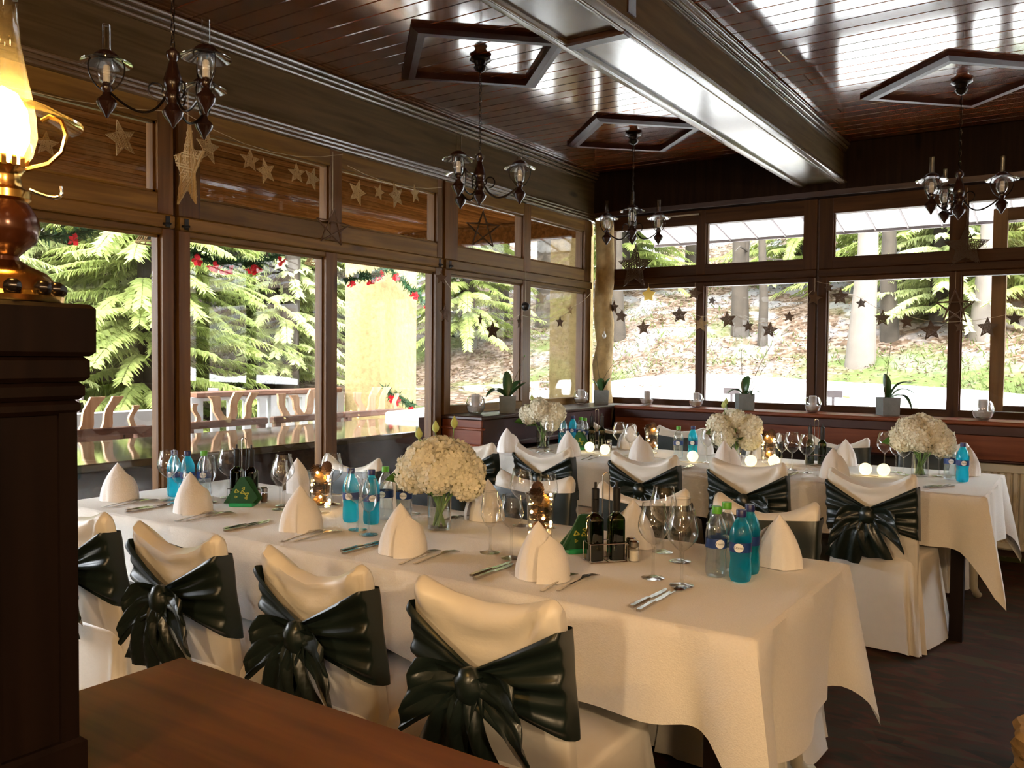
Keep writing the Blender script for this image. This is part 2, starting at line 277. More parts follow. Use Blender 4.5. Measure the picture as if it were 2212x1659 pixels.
# ---------------------------------------------------------------- mesh building
class MB:
    def __init__(s): s.v = []; s.f = []
    def add(s, vs, fs):
        o = len(s.v); s.v += [tuple(p) for p in vs]; s.f += [tuple(i+o for i in f) for f in fs]; return s
    def box(s, x0, x1, y0, y1, z0, z1):
        return s.add([(x0,y0,z0),(x1,y0,z0),(x1,y1,z0),(x0,y1,z0),(x0,y0,z1),(x1,y0,z1),(x1,y1,z1),(x0,y1,z1)],
                     [(0,3,2,1),(4,5,6,7),(0,1,5,4),(1,2,6,5),(2,3,7,6),(3,0,4,7)])
    def bev(s, x0, x1, y0, y1, z0, z1, b):
        # box with chamfered top and bottom rims
        def ring(i, z): return [(x0+i,y0+i,z),(x1-i,y0+i,z),(x1-i,y1-i,z),(x0+i,y1-i,z)]
        vs = ring(b,z0)+ring(0,z0+b)+ring(0,z1-b)+ring(b,z1)
        fs = [(3,2,1,0),(12,13,14,15)]
        for k in range(3):
            for i in range(4):
                j = (i+1)%4; fs.append((k*4+i,k*4+j,k*4+4+j,k*4+4+i))
        return s.add(vs, fs)
    def lathe(s, prof, n=24, c=(0,0,0), cap=True, sx=1, sy=1):
        vs = []; fs = []
        for r, z in prof:
            for i in range(n):
                a = 2*PI*i/n; vs.append((c[0]+r*math.cos(a)*sx, c[1]+r*math.sin(a)*sy, c[2]+z))
        for k in range(len(prof)-1):
            for i in range(n):
                j = (i+1)%n; fs.append((k*n+i,k*n+j,(k+1)*n+j,(k+1)*n+i))
        if cap:
            if prof[0][0] > 1e-5: fs.append(tuple(range(n-1,-1,-1)))
            if prof[-1][0] > 1e-5: fs.append(tuple((len(prof)-1)*n+i for i in range(n)))
        return s.add(vs, fs)
    def tube(s, pts, r, n=6, closed=False):
        P = [Vector(p) for p in pts]; L = len(P); vs = []; fs = []
        rr = r if isinstance(r, (list, tuple)) else [r]*L
        up = None
        for i in range(L):
            a = P[i-1] if (i > 0 or closed) else P[i]; b = P[(i+1) % L] if (i < L-1 or closed) else P[i]
            t = (b-a)
            if t.length < 1e-9: t = Vector((0,0,1))
            t.normalize()
            if up is None: up = t.orthogonal().normalized()
            else:
                up = up - t*up.dot(t)
                if up.length < 1e-6: up = t.orthogonal()
                up.normalize()
            q = t.cross(up)
            for k in range(n):
                an = 2*PI*k/n; vs.append(P[i]+(up*math.cos(an)+q*math.sin(an))*rr[i])
        m = L if closed else L-1
        for i in range(m):
            j = (i+1) % L
            for k in range(n):
                l = (k+1) % n; fs.append((i*n+k,i*n+l,j*n+l,j*n+k))
        if not closed: fs.append(tuple(range(n-1,-1,-1))); fs.append(tuple((L-1)*n+k for k in range(n)))
        return s.add(vs, fs)
    def grid(s, fn, nu, nv, wrapu=False):
        vs = []; fs = []
        for j in range(nv+1):
            for i in range(nu if wrapu else nu+1): vs.append(fn(i/nu, j/nv))
        w = nu if wrapu else nu+1
        for j in range(nv):
            for i in range(nu):
                k = (i+1) % w; fs.append((j*w+i,j*w+k,(j+1)*w+k,(j+1)*w+i))
        return s.add(vs, fs)
    def prism(s, poly, a0, a1, axis=2):
        n = len(poly)
        def P(p, a):
            if axis == 2: return (p[0], p[1], a)
            if axis == 1: return (p[0], a, p[1])
            return (a, p[0], p[1])
        vs = [P(p, a0) for p in poly]+[P(p, a1) for p in poly]
        fs = [tuple(range(n-1,-1,-1)), tuple(range(n,2*n))]+[(i,(i+1)%n,n+(i+1)%n,n+i) for i in range(n)]
        return s.add(vs, fs)
    def ball(s, c, r, n=12, m=8, sx=1, sy=1, sz=1):
        prof = [(max(1e-6, r*math.sin(PI*k/m)), -r*math.cos(PI*k/m)*sz) for k in range(m+1)]
        return s.lathe(prof, n, c, False, sx, sy)
    def xf(s, mat): s.v = [tuple(mat @ Vector(p)) for p in s.v]; return s
    def mesh(s, name, mat, smooth=True, ang=0.7):
        me = bpy.data.meshes.new(name); me.from_pydata(s.v, [], s.f); me.validate(); 
        import bmesh
        bm = bmesh.new(); bm.from_mesh(me); bmesh.ops.recalc_face_normals(bm, faces=bm.faces); bm.to_mesh(me); bm.free()
        if mat: me.materials.append(M[mat] if isinstance(mat, str) else mat)
        if smooth:
            me.polygons.foreach_set('use_smooth', [True]*len(me.polygons))
            if ang: me.set_sharp_from_angle(angle=ang)
        me.update(); return me
    def build(s, name, mat, parent=None, smooth=True, ang=0.7):
        return obj(name, s.mesh(name, mat, smooth, ang), parent)
def obj(name, me, parent=None, loc=None, rot=None, scale=None):
    o = bpy.data.objects.new(name, me); C.objects.link(o)
    if parent: o.parent = parent
    if loc: o.location = loc
    if rot is not None: o.rotation_euler = rot if isinstance(rot, (tuple, list)) else (0, 0, rot)
    if scale: o.scale = scale if isinstance(scale, (tuple, list)) else (scale,)*3
    return o
def tag(o, label=None, cat=None, group=None, kind=None):
    if label: o['label'] = label
    if cat: o['category'] = cat
    if group: o['group'] = group
    if kind: o['kind'] = kind
    return o
def thing(name, label, cat, loc=(0,0,0), rot=0, group=None):
    o = obj(name, None, None, loc, rot); o.empty_display_size = 0.05
    return tag(o, label, cat, group)
def struct(name): 
    o = obj(name, None); o.empty_display_size = 0.05; o['kind'] = 'structure'; return o
def clone(root, loc=None, rot=None, label=None, group=None, scale=None):
    def rec(o, par):
        c = o.copy(); C.objects.link(c); c.parent = par
        for ch in o.children: rec(ch, c)
        return c
    r = rec(root, None)
    if loc is not None: r.location = loc
    if rot is not None: r.rotation_euler = rot if isinstance(rot, (tuple, list)) else (0, 0, rot)
    if scale is not None: r.scale = scale if isinstance(scale, (tuple, list)) else (scale,)*3
    if label: r['label'] = label
    if group: r['group'] = group
    return r
def bezier(p0, p1, p2, p3, n=12):
    out = []
    for i in range(n+1):
        t = i/n; u = 1-t
        out.append(tuple(u*u*u*a+3*u*u*t*b+3*u*t*t*c+t*t*t*d for a, b, c, d in zip(p0, p1, p2, p3)))
    return out
def smooth01(t): t = max(0, min(1, t)); return t*t*(3-2*t)

# ================================================================ THE ROOM
XL, XR, YB, YF, ZC = -3.85, 3.4, -3.6, 7.1, 3.07
fl = MB().box(XL-0.1, XR+0.1, YB-0.1, YF+0.1, -0.08, 0.0).build('floor', 'floor', None, False); tag(fl, kind='structure')
ce = MB().box(XL-0.1, XR+0.1, YB-0.1, YF+0.1, ZC+0.016, ZC+0.2).build('ceiling', 'ceilbase', None, False); tag(ce, kind='structure')
def plank_mesh(name, lx, wy, t, mat, axis=0):
    b = 0.004; mb = MB()
    if axis == 0: mb.bev(-lx/2, lx/2, -wy/2, wy/2, -t/2, t/2, b)
    else: mb.bev(-wy/2, wy/2, -lx/2, lx/2, -t/2, t/2, b)
    return mb.mesh(name, mat, False)
pw = 0.118
ny = int((YF-0.15-YB)/pw)
lens = [2.4, 3.1, 4.15, 4.85]
pm = {l: plank_mesh('plank', l-0.002, pw-0.003, 0.018, 'ceil') for l in lens}
for i in range(ny):
    y = YB+pw*(i+0.5)
    l1 = R.choice(lens); l2 = {2.4: 4.85, 3.1: 4.15, 4.15: 3.1, 4.85: 2.4}[l1]
    obj('plank', pm[l1], ce, (XL+l1/2, y, ZC+0.008)); obj('plank', pm[l2], ce, (XL+l1+l2/2, y, ZC+0.008))

# moulding profile (across, up) stepped into three beads
def bead_profile(wd, ht, n=3):
    pts = [(0, 0)]
    for k in range(n):
        a0 = k*wd/n; a1 = (k+1)*wd/n; h = ht*(1-k/n)
        for q in range(5):
            an = PI*q/4
            pts.append(((a0+a1)/2-(a1-a0)*0.46*math.cos(an), h*0.80+0.20*ht*math.sin(an)*0.9))
    pts.append((wd, 0))
    return pts
def run_moulding(name, o, u, v, axis, a0, a1, parent, mat='mould', wd=0.09, ht=0.05):
    # o: origin in the cross plane, u / v: signs of the two cross axes
    prof = [(o[0]+u*p[0], o[1]+v*p[1]) for p in bead_profile(wd, ht)]
    return MB().prism(prof, a0, a1, axis).build(name, mat, parent, True, 0.5)
def run_moulding_t(name, o, u, v, axis, a0, a1, parent, mat='mould', wd=0.09, ht=0.05):
    prof = [(o[0]+u*p[1], o[1]+v*p[0]) for p in bead_profile(wd, ht)]
    return MB().prism(prof, a0, a1, axis).build(name, mat, parent, True, 0.5)

# boxed ceiling beam
bm_ = struct('trim_1')
BX0, BX1, BZ = -1.97, -1.615, 2.76
MB().box(BX0+0.02, BX0+0.04, YB, 6.93, BZ+0.02, ZC).build('side_panel', 'header', bm_, False)
MB().box(BX1-0.04, BX1-0.02, YB, 6.93, BZ+0.02, ZC).build('side_panel', 'header', bm_, False)
for y0, y1 in ((YB, -0.8), (-0.72, 3.22), (3.30, 6.93)):
    MB().box(BX0+0.05, BX1-0.05, y0, y1, BZ+0.012, BZ+0.03).build('soffit_board', 'panelwood', bm_, False)
for y in (-0.76, 3.26):
    MB().bev(BX0+0.03, BX1-0.03, y-0.035, y+0.035, BZ-0.012, BZ+0.02, 0.008).build('cross_batten', 'darkwood', bm_, False)
    for x in (BX0+0.012, BX1-0.028): MB().box(x, x+0.016, y-0.035, y+0.035, BZ+0.07, ZC-0.07).build('cross_batten', 'darkwood', bm_, False)
for sx, x in ((-1, BX0+0.05), (1, BX1-0.05)):
    run_moulding('moulding', (x, BZ+0.015), sx, -1, 1, YB, 6.93, bm_, wd=0.055, ht=0.022)
    run_moulding_t('moulding', (x+sx*0.01, BZ), sx, 1, 1, YB, 6.93, bm_, wd=0.055, ht=0.055)
    xs = BX0+0.02 if sx < 0 else BX1-0.02
    run_moulding_t('moulding', (xs, ZC), sx, -1, 1, YB, 6.93, bm_, wd=0.075, ht=0.05)

# left wall: header over the windows, plain wall behind the camera
wl = struct('wall_left')
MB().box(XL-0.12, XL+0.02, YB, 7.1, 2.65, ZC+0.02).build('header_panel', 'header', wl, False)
run_moulding_t('moulding', (XL+0.02, ZC), 1, -1, 1, YB, 6.93, wl, wd=0.075, ht=0.06)
run_moulding_t('moulding', (XL+0.02, 2.63), 1, 1, 1, YB, 6.99, wl, wd=0.085, ht=0.055)
MB().box(XL-0.12, XL, YB-0.1, 0.55, -0.05, 2.65).build('wall_panel', 'walld', wl, False)
MB().box(XL-0.12, XL, 4.66, 7.1, -0.05, 0.96).build('wall_panel', 'walld', wl, False)
MB().box(XL-0.12, XL, 0.55, 4.66, -0.08, 0.07).build('threshold', 'darkwood', wl, False)
# far wall
wf = struct('wall_far')
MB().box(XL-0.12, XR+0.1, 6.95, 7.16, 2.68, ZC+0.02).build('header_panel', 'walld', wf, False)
MB().box(XL, XR, 6.925, 6.95, 2.68, 2.72).build('moulding', 'darkwood', wf, False)
MB().box(XL-0.12, XR+0.1, 7.0, 7.2, -0.05, 0.96).build('wall_panel', 'walld', wf, False)
# right and rear walls, outside the picture
wr = struct('wall_right')
MB().box(XR, XR+0.12, YB-0.1, 7.2, -0.05, ZC+0.1).build('wall_panel', 'plaster', wr, False)
MB().box(XR-0.03, XR, YB, 7.0, 0.0, 1.0).build('wainscot', 'walld', wr, False)
wb = struct('wall_rear')
MB().box(XL-0.12, XR+0.12, YB-0.12, YB, -0.05, ZC+0.1).build('wall_panel', 'plaster', wb, False)
MB().box(XL, XR, YB, YB+0.03, 0.0, 1.0).build('wainscot', 'walld', wb, False)
# roof over the dining room (keeps the daylight out from above)
rf = MB().box(XL-0.5, XR+0.6, YB-0.5, YF+0.5, ZC+0.22, ZC+0.5).build('roof', 'ceilbase', None, False); tag(rf, kind='structure')

# ---------------------------------------------------------------- windows
winno = [0]
def left_window(y0, y1, lows, ups, zb, zlow=0.07):
    winno[0] += 1; w = struct('window_%d' % winno[0])
    x0, x1 = XL-0.05, XL+0.045
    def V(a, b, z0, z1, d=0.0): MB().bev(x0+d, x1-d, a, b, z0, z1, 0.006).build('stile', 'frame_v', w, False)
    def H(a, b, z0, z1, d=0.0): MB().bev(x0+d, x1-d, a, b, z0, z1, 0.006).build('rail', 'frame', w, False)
    # lower lights
    e = [y0]+[q for p in lows for q in p]+[y1]
    for k in range(0, len(e), 2): V(e[k], e[k+1], zlow, 2.02)
    for a, b in lows:
        H(a, b, zlow, zb, 0.004); H(a, b, 1.985, 2.02, 0.004)
        MB().box(XL-0.003, XL+0.003, a-0.004, b+0.004, zb-0.004, 1.989).build('pane', 'pane', w, False)
        for q in (a, b-0.012): MB().box(XL+0.004, XL+0.02, q, q+0.012, zb, 1.985).build('glazing_bead', 'frame_v', w, False)
        MB().box(XL+0.004, XL+0.02, a, b, 1.972, 1.985).build('glazing_bead', 'frame', w, False)
    H(y0, y1, 2.02, 2.085, -0.012)
    e = [y0]+[q for p in ups for q in p]+[y1]
    for k in range(0, len(e), 2): V(e[k], e[k+1], 2.085, 2.65)
    for a, b in ups:
        H(a, b, 2.085, 2.19, 0.002); H(a, b, 2.535, 2.65, 0.002)
        MB().box(XL-0.003, XL+0.003, a-0.004, b+0.004, 2.186, 2.539).build('pane', 'pane', w, False)
        for q in (a, b-0.014): MB().box(XL+0.004, XL+0.024, q, q+0.014, 2.19, 2.535).build('glazing_bead', 'frame_v', w, False)
        for q in (2.19, 2.523): MB().box(XL+0.004, XL+0.024, a, b, q, q+0.012).build('glazing_bead', 'frame', w, False)
    return w
def latch(w, y, z):
    mb = MB().box(XL+0.045, XL+0.06, y-0.012, y+0.012, z-0.028, z+0.028); mb.tube([(XL+0.06, y, z-0.01), (XL+0.08, y, z-0.012), (XL+0.082, y-0.04, z-0.016)], 0.0065)
    mb.build('latch', 'iron', w)
wA = left_window(0.55, 2.585, [(0.68, 1.52), (1.62, 2.525)], [(0.70, 1.52), (1.62, 2.50)], 0.14)
wB = left_window(2.615, 4.71, [(2.68, 3.61), (3.70, 4.64)], [(2.74, 3.645), (3.735, 4.655)], 0.14)
wC = left_window(4.74, 6.86, [(4.81, 5.745), (5.855, 6.765)], [(4.885, 5.755), (5.85, 6.74)], 1.045, 0.96)
for w_, y in ((wA, 2.545), (wB, 2.65), (wB, 4.67), (wC, 4.785)): latch(w_, y, 2.05)
for a, b in ((2.585, 2.615), (4.71, 4.74)):
    MB().box(XL-0.05, XL+0.015, a, b, 0.07, 2.65).build('recessed_joint', 'darkwood', wl, False)
def far_window(x0, x1, lows, ups):
    winno[0] += 1; w = struct('window_%d' % winno[0])
    y0, y1 = YF-0.05, YF+0.05
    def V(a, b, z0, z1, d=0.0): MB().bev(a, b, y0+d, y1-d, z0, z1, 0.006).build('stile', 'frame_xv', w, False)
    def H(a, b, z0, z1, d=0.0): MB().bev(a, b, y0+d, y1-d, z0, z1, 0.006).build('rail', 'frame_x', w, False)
    e = [x0]+[q for p in lows for q in p]+[x1]
    for k in range(0, len(e), 2): V(e[k], e[k+1], 0.96, 2.06)
    for a, b in lows:
        H(a, b, 0.96, 1.035, 0.003); H(a, b, 2.022, 2.06, 0.003)
        MB().box(a-0.004, b+0.004, YF-0.003, YF+0.003, 1.031, 2.026).build('pane', 'panefar', w, False)
        for q in (a, b-0.01): MB().box(q, q+0.01, YF-0.02, YF-0.004, 1.035, 2.022).build('glazing_bead', 'frame_xv', w, False)
    H(x0, x1, 2.06, 2.12, -0.015)
    e = [x0]+[q for p in ups for q in p]+[x1]
    for k in range(0, len(e), 2): V(e[k], e[k+1], 2.12, 2.69)
    for a, b in ups:
        H(a, b, 2.12, 2.213, 0.003); H(a, b, 2.56, 2.69, 0.003)
        MB().box(a-0.004, b+0.004, YF-0.003, YF+0.003, 2.209, 2.564).build('pane', 'panefar', w, False)
        for q in (a, b-0.01): MB().box(q, q+0.01, YF-0.02, YF-0.004, 2.213, 2.56).build('glazing_bead', 'frame_xv', w, False)
    return w
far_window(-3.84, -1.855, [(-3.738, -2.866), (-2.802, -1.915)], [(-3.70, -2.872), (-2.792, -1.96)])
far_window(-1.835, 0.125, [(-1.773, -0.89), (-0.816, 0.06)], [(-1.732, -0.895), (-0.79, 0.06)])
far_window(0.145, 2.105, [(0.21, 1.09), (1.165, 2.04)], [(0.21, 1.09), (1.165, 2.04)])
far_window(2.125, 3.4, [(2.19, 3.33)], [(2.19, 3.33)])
for x in (-1.845, 0.135, 2.115): MB().box(x-0.01, x+0.01, YF-0.03, YF+0.05, 0.96, 2.69).build('recessed_joint', 'darkwood', wf, False)
# corner log
lg = MB(); pts = []; rr = []
for i in range(15):
    z = -0.0+2.66*i/14; pts.append((XL+0.13+0.012*math.sin(i*1.7), 6.96+0.010*math.cos(i*2.3), z)); rr.append(0.085+0.008*math.sin(i*2.9))
lg.tube(pts, rr, 14)
tag(lg.build('trim_2', 'bark', None), 'peeled round log post standing in the window corner', kind='structure')

# window ledges
lb = thing('window_bench_box', 'red brown boxed ledge under the left windows beside the corner', 'ledge')
MB().box(-3.83, -3.50, 4.76, 6.98, 0.0, 0.72).build('body', 'darkwood', lb, False)
MB().bev(-3.83, -3.47, 4.735, 6.98, 0.955, 0.985, 0.008).build('top_board', 'darkwood', lb, False)
MB().box(-3.83, -3.49, 4.755, 4.775, 0.79, 0.955).build('end_panel', 'redwood', lb, False)
MB().box(-3.50, -3.485, 4.775, 6.68, 0.79, 0.955).build('front_panel', 'mahog', lb, False)
MB().bev(-3.83, -3.47, 4.735, 4.78, 0.885, 0.905, 0.006).build('moulding', 'redwood', lb, False)
MB().bev(-3.83, -3.455, 4.72, 4.78, 0.755, 0.79, 0.008).build('moulding', 'redwood', lb, False)
MB().bev(-3.49, -3.455, 4.78, 6.68, 0.755, 0.79, 0.008).build('moulding', 'mahog', lb, False)
fb = thing('window_ledge', 'long red brown ledge under the far windows', 'ledge')
MB().bev(-3.46, XR, 6.68, 7.05, 0.955, 0.985, 0.008).build('top_board', 'redwood', fb, False)
MB().bev(-3.46, XR, 6.695, 6.72, 0.885, 0.955, 0.006).build('moulding', 'mahog', fb, False)
MB().box(-3.46, XR, 6.71, 6.73, 0.72, 0.885).build('front_panel', 'redwood', fb, False)
MB().bev(-3.46, XR, 6.695, 6.73, 0.70, 0.72, 0.006).build('moulding', 'mahog', fb, False)
MB().box(-3.46, XR, 6.90, 6.99, 0.0, 0.70).build('wall_panel', 'darkwood', fb, False)
# radiator
rd = thing('radiator', 'cream ribbed panel radiator under the far window behind the second table', 'radiator')
MB().bev(-1.10, 0.95, 6.745, 6.80, 0.625, 0.70, 0.012).build('top_rail', 'radiator', rd, False)
MB().bev(-1.10, 0.95, 6.745, 6.80, 0.10, 0.16, 0.012).build('bottom_rail', 'radiator', rd, False)
MB().box(-1.09, 0.94, 6.775, 6.80, 0.15, 0.63).build('back_plate', 'radiator', rd, False)
rm = MB().bev(-0.012, 0.012, 6.748, 6.78, 0.15, 0.635, 0.006).mesh('rib', 'radiator', False)
for i in range(50): obj('rib', rm, rd, (-1.075+i*0.041, 0, 0))
for x in (-1.0, 0.85): MB().box(x-0.02, x+0.02, 6.80, 6.90, 0.2, 0.6).build('bracket', 'radiator', rd, False)

# diamond frames on the ceiling
def diamond(cx, cy, label):
    t = thing('ceiling_frame', label, 'ceiling frame', (cx, cy, ZC))
    h = 0.575; wd = 0.075
    for k in range(4):
        a = PI/2*k
        p0 = Vector((h*math.cos(a), h*math.sin(a), 0)); p1 = Vector((h*math.cos(a+PI/2), h*math.sin(a+PI/2), 0))
        q0 = p0*(1-wd*1.414/h); q1 = p1*(1-wd*1.414/h); m0 = p0*(1-wd*0.7/h); m1 = p1*(1-wd*0.7/h)
        dz = Vector((0, 0, -0.022)); dz2 = Vector((0, 0, -0.036))
        vs = [p0, p1, q1, q0, p0+dz, p1+dz, m1+dz2, m0+dz2, q1+dz2, q0+dz2]
        fs = [(0,1,2,3), (0,1,5,4), (4,5,6,7), (7,6,8,9), (9,8,2,3), (0,4,7,9,3), (1,5,6,8,2)]
        MB().add(vs, fs).build('frame_side', 'mahog', t, False)
FR = [(-2.87, 3.87), (-2.87, 5.80), (-0.69, 5.75), (-2.87, 1.95), (-0.69, 3.85)]
diamond(*FR[0], 'diamond mahogany ceiling frame nearest the camera left of the beam')
diamond(*FR[1], 'diamond mahogany ceiling frame by the corner left of the beam')
diamond(*FR[2], 'diamond mahogany ceiling frame right of the beam')

# foreground counter and lamp post
ct = thing('counter', 'brown wooden counter top in the foreground, lower left', 'counter')
CB = MB(); CB.bev(-1.485, 1.2, 0.36, 1.027, 0.755, 0.80, 0.01)
CB.build('counter_top', 'board', ct, False)
MB().box(-1.44, 1.15, 0.50, 0.86, 0.0, 0.755).build('panel', 'darkwood', ct, False)
ps = thing('lamp_post', 'dark wooden square post with stepped cap in the left foreground', 'post', (-1.232, 0.577, 0.80))
def sq(h0, h1, hw, b, name='cap', mat='postwood'): MB().bev(-hw, hw, -hw, hw, h0, h1, b).build(name, mat, ps, False)
MB().box(-0.0585, 0.0585, -0.0585, 0.0585, 0.0, 0.53).build('shaft', 'postwood', ps, False)
for sxx, syy in ((1, 1), (1, -1), (-1, 1), (-1, -1)):
    MB().bev(sxx*0.052-0.0125, sxx*0.052+0.0125, syy*0.052-0.0125, syy*0.052+0.0125, 0.0, 0.52, 0.003).build('corner_moulding', 'postwood', ps, False)
for z0, z1, hw in ((0.0, 0.06, 0.072), (0.515, 0.535, 0.068), (0.535, 0.56, 0.072), (0.56, 0.595, 0.0765), (0.595, 0.667, 0.0825)): sq(z0, z1, hw, 0.006)

# ================================================================ OUTSIDE
def gz(x, y):
    dx = max(0.0, -8.6-x); dy = max(0.0, y-9.6)
    t = smooth01((y-6.2)/2.0)
    base = -0.25+t*(0.72+0.25)
    if x < -8.6: base = base*(1-0.0)
    d = math.hypot(dx*0.85, dy)
    z = base+0.13*min(d, 1.5)+0.37*max(0, d-1.5)
    return z+0.06*math.sin(x*1.3+y*0.7)*min(1, d)+0.05*math.sin(x*0.6-y*1.9)*min(1, d)
g = MB(); NX, NY = 90, 80
g.grid(lambda u, v: (-34+56*u, -8+54*v, gz(-34+56*u, -8+54*v)), NX, NY)
# leave out what lies under the house and the terrace
keep = []
for f in g.f:
    cx = sum(g.v[i][0] for i in f)/4; cy = sum(g.v[i][1] for i in f)/4
    if not (-7.2 < cx < 3.2 and -8 < cy < 6.8): keep.append(f)
g.f = keep
tag(g.build('ground', 'ground', None, True, None), 'leaf covered hillside rising behind the house', kind='structure')
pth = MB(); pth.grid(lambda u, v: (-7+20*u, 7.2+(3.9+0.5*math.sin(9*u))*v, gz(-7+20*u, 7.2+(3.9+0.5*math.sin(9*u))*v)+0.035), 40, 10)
tag(pth.build('path', 'gravel', None, True, None), 'gravel strip whitened to look overexposed, between the house and the slope', kind='structure')
# fallen leaves and grass
lt = MB(); gs = MB()
for i in range(30000):
    y = 10.8+R.random()**1.6*14; x = -12+R.random()*22
    z = gz(x, y)+0.02; s = R.uniform(0.012, 0.034); a = R.random()*6.28
    ca, sa = math.cos(a)*s, math.sin(a)*s; h = R.uniform(0, 0.03)
    lt.add([(x-ca, y-sa, z), (x+sa*0.5, y-ca*0.5, z+h), (x+ca, y+sa, z+h*0.6), (x-sa*0.5, y+ca*0.5, z+0.01)], [(0,1,2,3)])
for i in range(9000):
    y = 11.3+R.random()**2*5.5; x = -10+R.random()*18
    if math.sin(x*0.9+1)+math.sin(y*1.7+x*0.4) < -0.2: continue
    z = gz(x, y); a = R.random()*6.28; hh = R.uniform(0.04, 0.11); dx, dy = math.cos(a)*0.012, math.sin(a)*0.012; q = R.uniform(-0.08, 0.08)
    gs.add([(x-dx, y-dy, z), (x+dx, y+dy, z), (x+q, y+q*0.7, z+hh)], [(0,1,2)])
tag(lt.build('fallen_leaves', 'litter', None, False), 'brown fallen leaves scattered over the slope', 'leaves', kind='stuff')
tag(gs.build('grass', 'grass', None, False), 'green grass tufts at the foot of the slope', 'grass', kind='stuff')

# spruces
def spruce_meshes(seed, zmin, zmax, rmax, mat, dens=1.0):
    r = random.Random(seed); fo = MB()
    z = zmin
    while z < zmax:
        fr = (z-zmin)/(zmax-zmin); L0 = rmax*(1-0.62*fr)
        for k in range(int(11*dens)):
            a = r.random()*6.283; L = L0*r.uniform(0.65, 1.1); zz = z+r.uniform(-0.12, 0.12)
            droop = r.uniform(0.18, 0.42)
            ca, sa = math.cos(a), math.sin(a); n = int(95*L/1.5)+14
            for q in range(n):
                t = 0.18+0.82*(q+r.random())/n; px = ca*L*t; py = sa*L*t; pz = zz-droop*L*t*t+0.10*L*t
                for sd in (-1, 1):
                    sl = r.uniform(0.06, 0.19)*(1.15-0.5*t); w = r.uniform(0.008, 0.018)
                    ox = -sa*sd*sl*0.75+ca*sl*0.55; oy = ca*sd*sl*0.75+sa*sl*0.55; oz = -sl*r.uniform(0.25, 0.9)
                    mx, my, mz = px+ox*0.5, py+oy*0.5, pz+oz*0.42
                    fo.add([(px, py, pz), (mx-ca*w, my-sa*w, mz+w), (px+ox, py+oy, pz+oz), (mx+ca*w, my+sa*w, mz-w)], [(0,1,2,3)])
        z += 0.30/dens
    return fo.mesh('foliage', mat, False)
SP = [spruce_meshes(1, 0.9, 7.5, 2.3, 'needle', 1.1), spruce_meshes(2, 1.6, 8.0, 2.0, 'needle2', 1.0), spruce_meshes(3, 2.4, 8.5, 2.4, 'needle', 1.0)]
SP.append(spruce_meshes(4, 0.25, 3.6, 1.5, 'needle2', 1.5)); SP.append(spruce_meshes(5, 0.3, 4.2, 1.7, 'needle', 1.4))
def trunk_mesh(r0, h, mat, seed):
    r = random.Random(seed); mb = MB(); n = 9
    pts = [(0.05*math.sin(i*0.9+seed), 0.05*math.cos(i*1.3+seed), -0.5+(h+0.5)*i/n) for i in range(n+1)]
    mb.tube(pts, [r0*(1.5 if i == 0 else 1.12 if i == 1 else 1-0.7*i/n*0.8) for i in range(n+1)], 10)
    for k in range(7):
        z = 1.2+r.random()*(h*0.5); a = r.random()*6.28; L = r.uniform(0.3, 0.8)
        mb.tube([(0, 0, z), (math.cos(a)*L*0.6, math.sin(a)*L*0.6, z+0.02), (math.cos(a)*L, math.sin(a)*L, z-0.1)], [0.02, 0.014, 0.006], 4)
    return mb.mesh('trunk', mat)
TR = [trunk_mesh(0.13, 11, 'trunk', 1), trunk_mesh(0.19, 12, 'trunk', 2), trunk_mesh(0.20, 11, 'birch', 3)]
def tree(x, y, kind, tr, label, s=1.0, group='trees on the slope'):
    t = thing('spruce_tree', label, 'tree', (x, y, gz(x, y)), R.random()*6.28, group); t.scale = (s, s, s)
    obj('trunk', TR[tr], t)
    if kind is not None: obj('foliage', SP[kind], t)
    return t
LT = 'outside the left windows'
spots = [(-11.5, 3.2, 0, 0, 'spruce with low pale branches outside behind the lamp post', 1.0),
 (-12.2, 5.6, 1, 0, 'spruce seen through the leftmost pane beside the lamp post', 1.0),
 (-11.2, 7.6, 0, 0, 'bushy spruce behind the carved benches left of the mullion', 0.95),
 (-12.8, 9.9, 1, 1, 'thick trunked spruce beyond the terrace railing', 1.1),
 (-10.6, 11.3, 2, 0, 'spruce behind the garland and the yellow pillar', 1.0),
 (-9.0, 14.4, 2, 1, 'spruce seen through the pane left of the corner log', 1.05),
 (-13.2, 16.5, 1, 1, 'second spruce seen through the pane left of the corner log', 1.2)]
for x, y, k, tr, lb_, s in spots: tree(x, y, k, tr, lb_, s, 'spruces beyond the terrace')
for i, (x, y, k, lb_) in enumerate(((-10.4, 4.5, 3, 'young spruce low behind the carved bench beside the lamp post'), (-10.2, 6.5, 4, 'young spruce behind the benches right of the wide window post'), (-12.6, 7.4, 3, 'young pale spruce in the middle of the left windows'),
    (-10.4, 9.0, 3, 'young pale spruce behind the terrace railing'), (-12.4, 11.6, 4, 'young spruce left of the yellow pillar'), (-14.3, 6.4, 4, 'young spruce further up behind the benches'), (-14.8, 9.6, 3, 'young pale spruce further up behind the railing'), (-13.6, 3.6, 4, 'young spruce further up at the far left'), (-16.6, 10.6, 4, 'young spruce high up behind the railing'), (-9.6, 12.6, 4, 'young spruce in the pane right of the yellow pillar'), (-17.5, 6.6, 3, 'young pale spruce highest behind the benches'))):
    tree(x, y, k, 0, lb_, 1.0+0.25*(i % 3), 'young spruces beyond the terrace')
TR += [trunk_mesh(0.10, 11, 'trunk', 4), trunk_mesh(0.06, 10, 'trunk', 5), trunk_mesh(0.15, 11, 'trunk', 6)]
